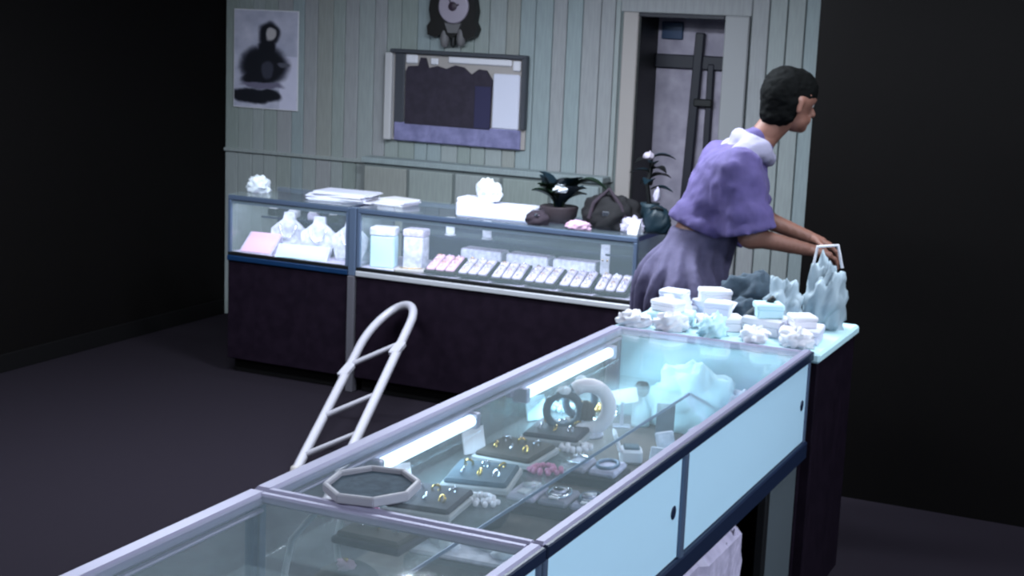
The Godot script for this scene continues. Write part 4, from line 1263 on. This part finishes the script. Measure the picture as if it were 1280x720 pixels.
	for s in [-1.0, 1.0]:
		part("eye", lathe([Vector2(0, -0.011), Vector2(0.008, -0.008), Vector2(0.011, 0), Vector2(0.008, 0.008), Vector2(0, 0.011)], 12), M.eye, t, head + hu * 0.008 + hf * 0.080 + hr * 0.033 * s)
		part("iris", lathe([Vector2(0, -0.006), Vector2(0.006, 0), Vector2(0, 0.006)], 10), M.hair, t, head + hu * 0.008 + hf * 0.088 + hr * 0.033 * s)
	# hair: full cap, down to the nape
	var hh := [
		[head + hu * 0.05 - hf * 0.030, head + hu * 0.055 + hf * 0.018, 0.094, 0.086],
		[head - hf * 0.050 + hu * 0.01, head - hf * 0.055 - hu * 0.055, 0.078, 0.062],
		[head - hf * 0.025 + hr * 0.045, head - hf * 0.030 + hr * 0.048 - hu * 0.05, 0.048, 0.036],
		[head - hf * 0.025 - hr * 0.045, head - hf * 0.030 - hr * 0.048 - hu * 0.05, 0.048, 0.036]]
	part("hair", field_mesh(hh, 0.02, 0.006, Trim.new(2, 30.0, 0.006, 0.0)), M.hair, t)
	# purple top with loose short sleeves
	var hem := hip + U * 0.22 + f * 0.075
	var spine := (chest - hip).normalized()
	var top_b := [
		[waist, hem, 0.150, 0.150], [hem, chest, 0.150, 0.150], [chest + r * 0.08, chest - r * 0.08, 0.135, 0.135],
		[shr, shl, 0.08, 0.08], [chest, neck - f * 0.01, 0.12, 0.075],
		[shr, shr.lerp(elr, 0.95), 0.088, 0.108], [shl, shl.lerp(ell, 0.85), 0.085, 0.09]]
	var er := (elr - shr).normalized()
	var el := (ell - shl).normalized()
	var cutr := shr.lerp(elr, 0.95)
	var cutl := shl.lerp(ell, 0.9)
	var tt := Trim.new(9, 6.0, 0.016, 0.008)
	tt.cut(cutr, er, 0.2)
	tt.cut(cutl, el, 0.17)
	tt.cut(hem, -spine)
	part("purple_top", field_mesh(top_b, 0.045, 0.012, tt), M.shirt, t)
	# white collar
	var nd := (head - neck).normalized()
	var n1 := nd.cross(r).normalized()
	var cb := []
	for k in 12:
		var a0 := TAU * k / 12.0
		var a1 := TAU * (k + 1) / 12.0
		cb.append([neck - nd * 0.012 + r * cos(a0) * 0.072 + n1 * sin(a0) * 0.076, neck - nd * 0.012 + r * cos(a1) * 0.072 + n1 * sin(a1) * 0.076, 0.024, 0.024])
	cb.append_array([[neck - f * 0.07 - U * 0.01, neck - f * 0.10 + r * 0.06 - U * 0.07, 0.05, 0.04], [neck + r * 0.06 - U * 0.01, shr.lerp(neck, 0.35) + U * 0.03 - f * 0.01, 0.045, 0.05], [neck - r * 0.06 - U * 0.01, shl.lerp(neck, 0.35) + U * 0.03 - f * 0.01, 0.045, 0.05]])
	part("collar", field_mesh(cb, 0.03, 0.009, Trim.new(6, 14.0, 0.006, 0.0)), M.collar, t).set_meta("label", "loose pale lavender collar")
	# long grey-violet skirt with slanting folds
	var sk := [
		[hip + r * 0.06 - f * 0.01, hip - r * 0.06 - f * 0.01, 0.145, 0.145], [hem, hip, 0.135, 0.145],
		[hip - f * 0.03, Vector3(hip.x, 0.34, hip.z) - f * 0.0, 0.155, 0.20], [hjr, knr - U * 0.05, 0.13, 0.12], [hjl, knl - U * 0.05, 0.13, 0.12]]
	var ts := Trim.new(9, 6.0, 0.0, 0.0)
	ts.pleat = 0.026
	ts.axis = hip
	ts.f = f
	ts.r = r
	ts.cut(hip + U * 0.24, U)
	ts.cut(Vector3(0, 0.36, 0), -U)
	part("skirt", field_mesh(sk, 0.06, 0.013, ts), M.skirt, t)
	# shoes
	var tf := Trim.new(1, 1.0, 0.0, 0.0)
	tf.cut(Vector3(0, 0.002, 0), -U)
	for fo in [ftr, ftl]:
		var sb := [[fo - U * 0.03 - f * 0.03, fo - U * 0.042 + f * 0.14, 0.046, 0.036], [fo - U * 0.02, fo + U * 0.01, 0.05, 0.05]]
		part("shoe", field_mesh(sb, 0.02, 0.008, tf), M.shoe, t)

# ---------------------------------------------------------------- main
func _ready() -> void:
	var cam := Camera3D.new()
	cam.name = "camera"
	add_child(cam)
	cam.transform = Transform3D(Basis(Vector3(0.90367, 0.04072, -0.42629), Vector3(-0.11251, 0.98307, -0.1446), Vector3(0.41319, 0.17863, 0.89295)).orthonormalized(), Vector3(0, 2.05, 0))
	cam.fov = rad_to_deg(2.0 * atan(360.0 / 1902.0))
	cam.near = 0.05
	cam.far = 60.0
	cam.current = true
	# the shop's cheap camera: a long lens focused far too near, so the whole room is a little soft
	var at := CameraAttributesPhysical.new()
	at.frustum_focal_length = 63.4
	at.frustum_focus_distance = 1.0
	at.frustum_near = 0.05
	at.frustum_far = 60.0
	at.exposure_aperture = 45.0
	cam.attributes = at
	var env := Environment.new()
	env.background_mode = Environment.BG_COLOR
	env.background_color = Color(0.02, 0.02, 0.025)
	env.tonemap_mode = Environment.TONE_MAPPER_LINEAR
	env.tonemap_exposure = 1.0
	env.sdfgi_enabled = true
	env.ssao_enabled = true
	env.ssil_enabled = true
	var we := WorldEnvironment.new()
	we.name = "environment"
	we.environment = env
	add_child(we)
	make_materials()
	mat("deck_light", Color(0.56, 0.54, 0.60), 0.8)
	mat("cloth_pale", Color(0.70, 0.73, 0.76), 0.5)
	mat("bag_pale", Color(0.62, 0.68, 0.72), 0.6)
	var lamps := [[-4.0, -5.0, 9.5, "ceiling fitting over the aisle before the left far case"], [-2.7, -5.95, 9.5, "ceiling fitting over the aisle before the doorway"], [-4.6, -3.0, 4.2, "ceiling fitting over the open carpet at the left"], [0.9, -4.2, 7.5, "ceiling fitting over the clerks' side, by the partition"], [0.9, -1.6, 7.0, "ceiling fitting over the clerks' side, by the front wall"], [-3.2, -1.0, 4.0, "ceiling fitting nearest the front wall at the left"], [-0.95, -5.5, 3.2, "ceiling fitting over the heaped return counter"]]
	for l in lamps:
		ceiling_light(l[0], l[1], l[2], l[3])
	build_setting()
	build_wall_things()
	build_far_cases()
	build_far_top()
	build_near_case()
	build_return()
	build_ladder()
	build_person()
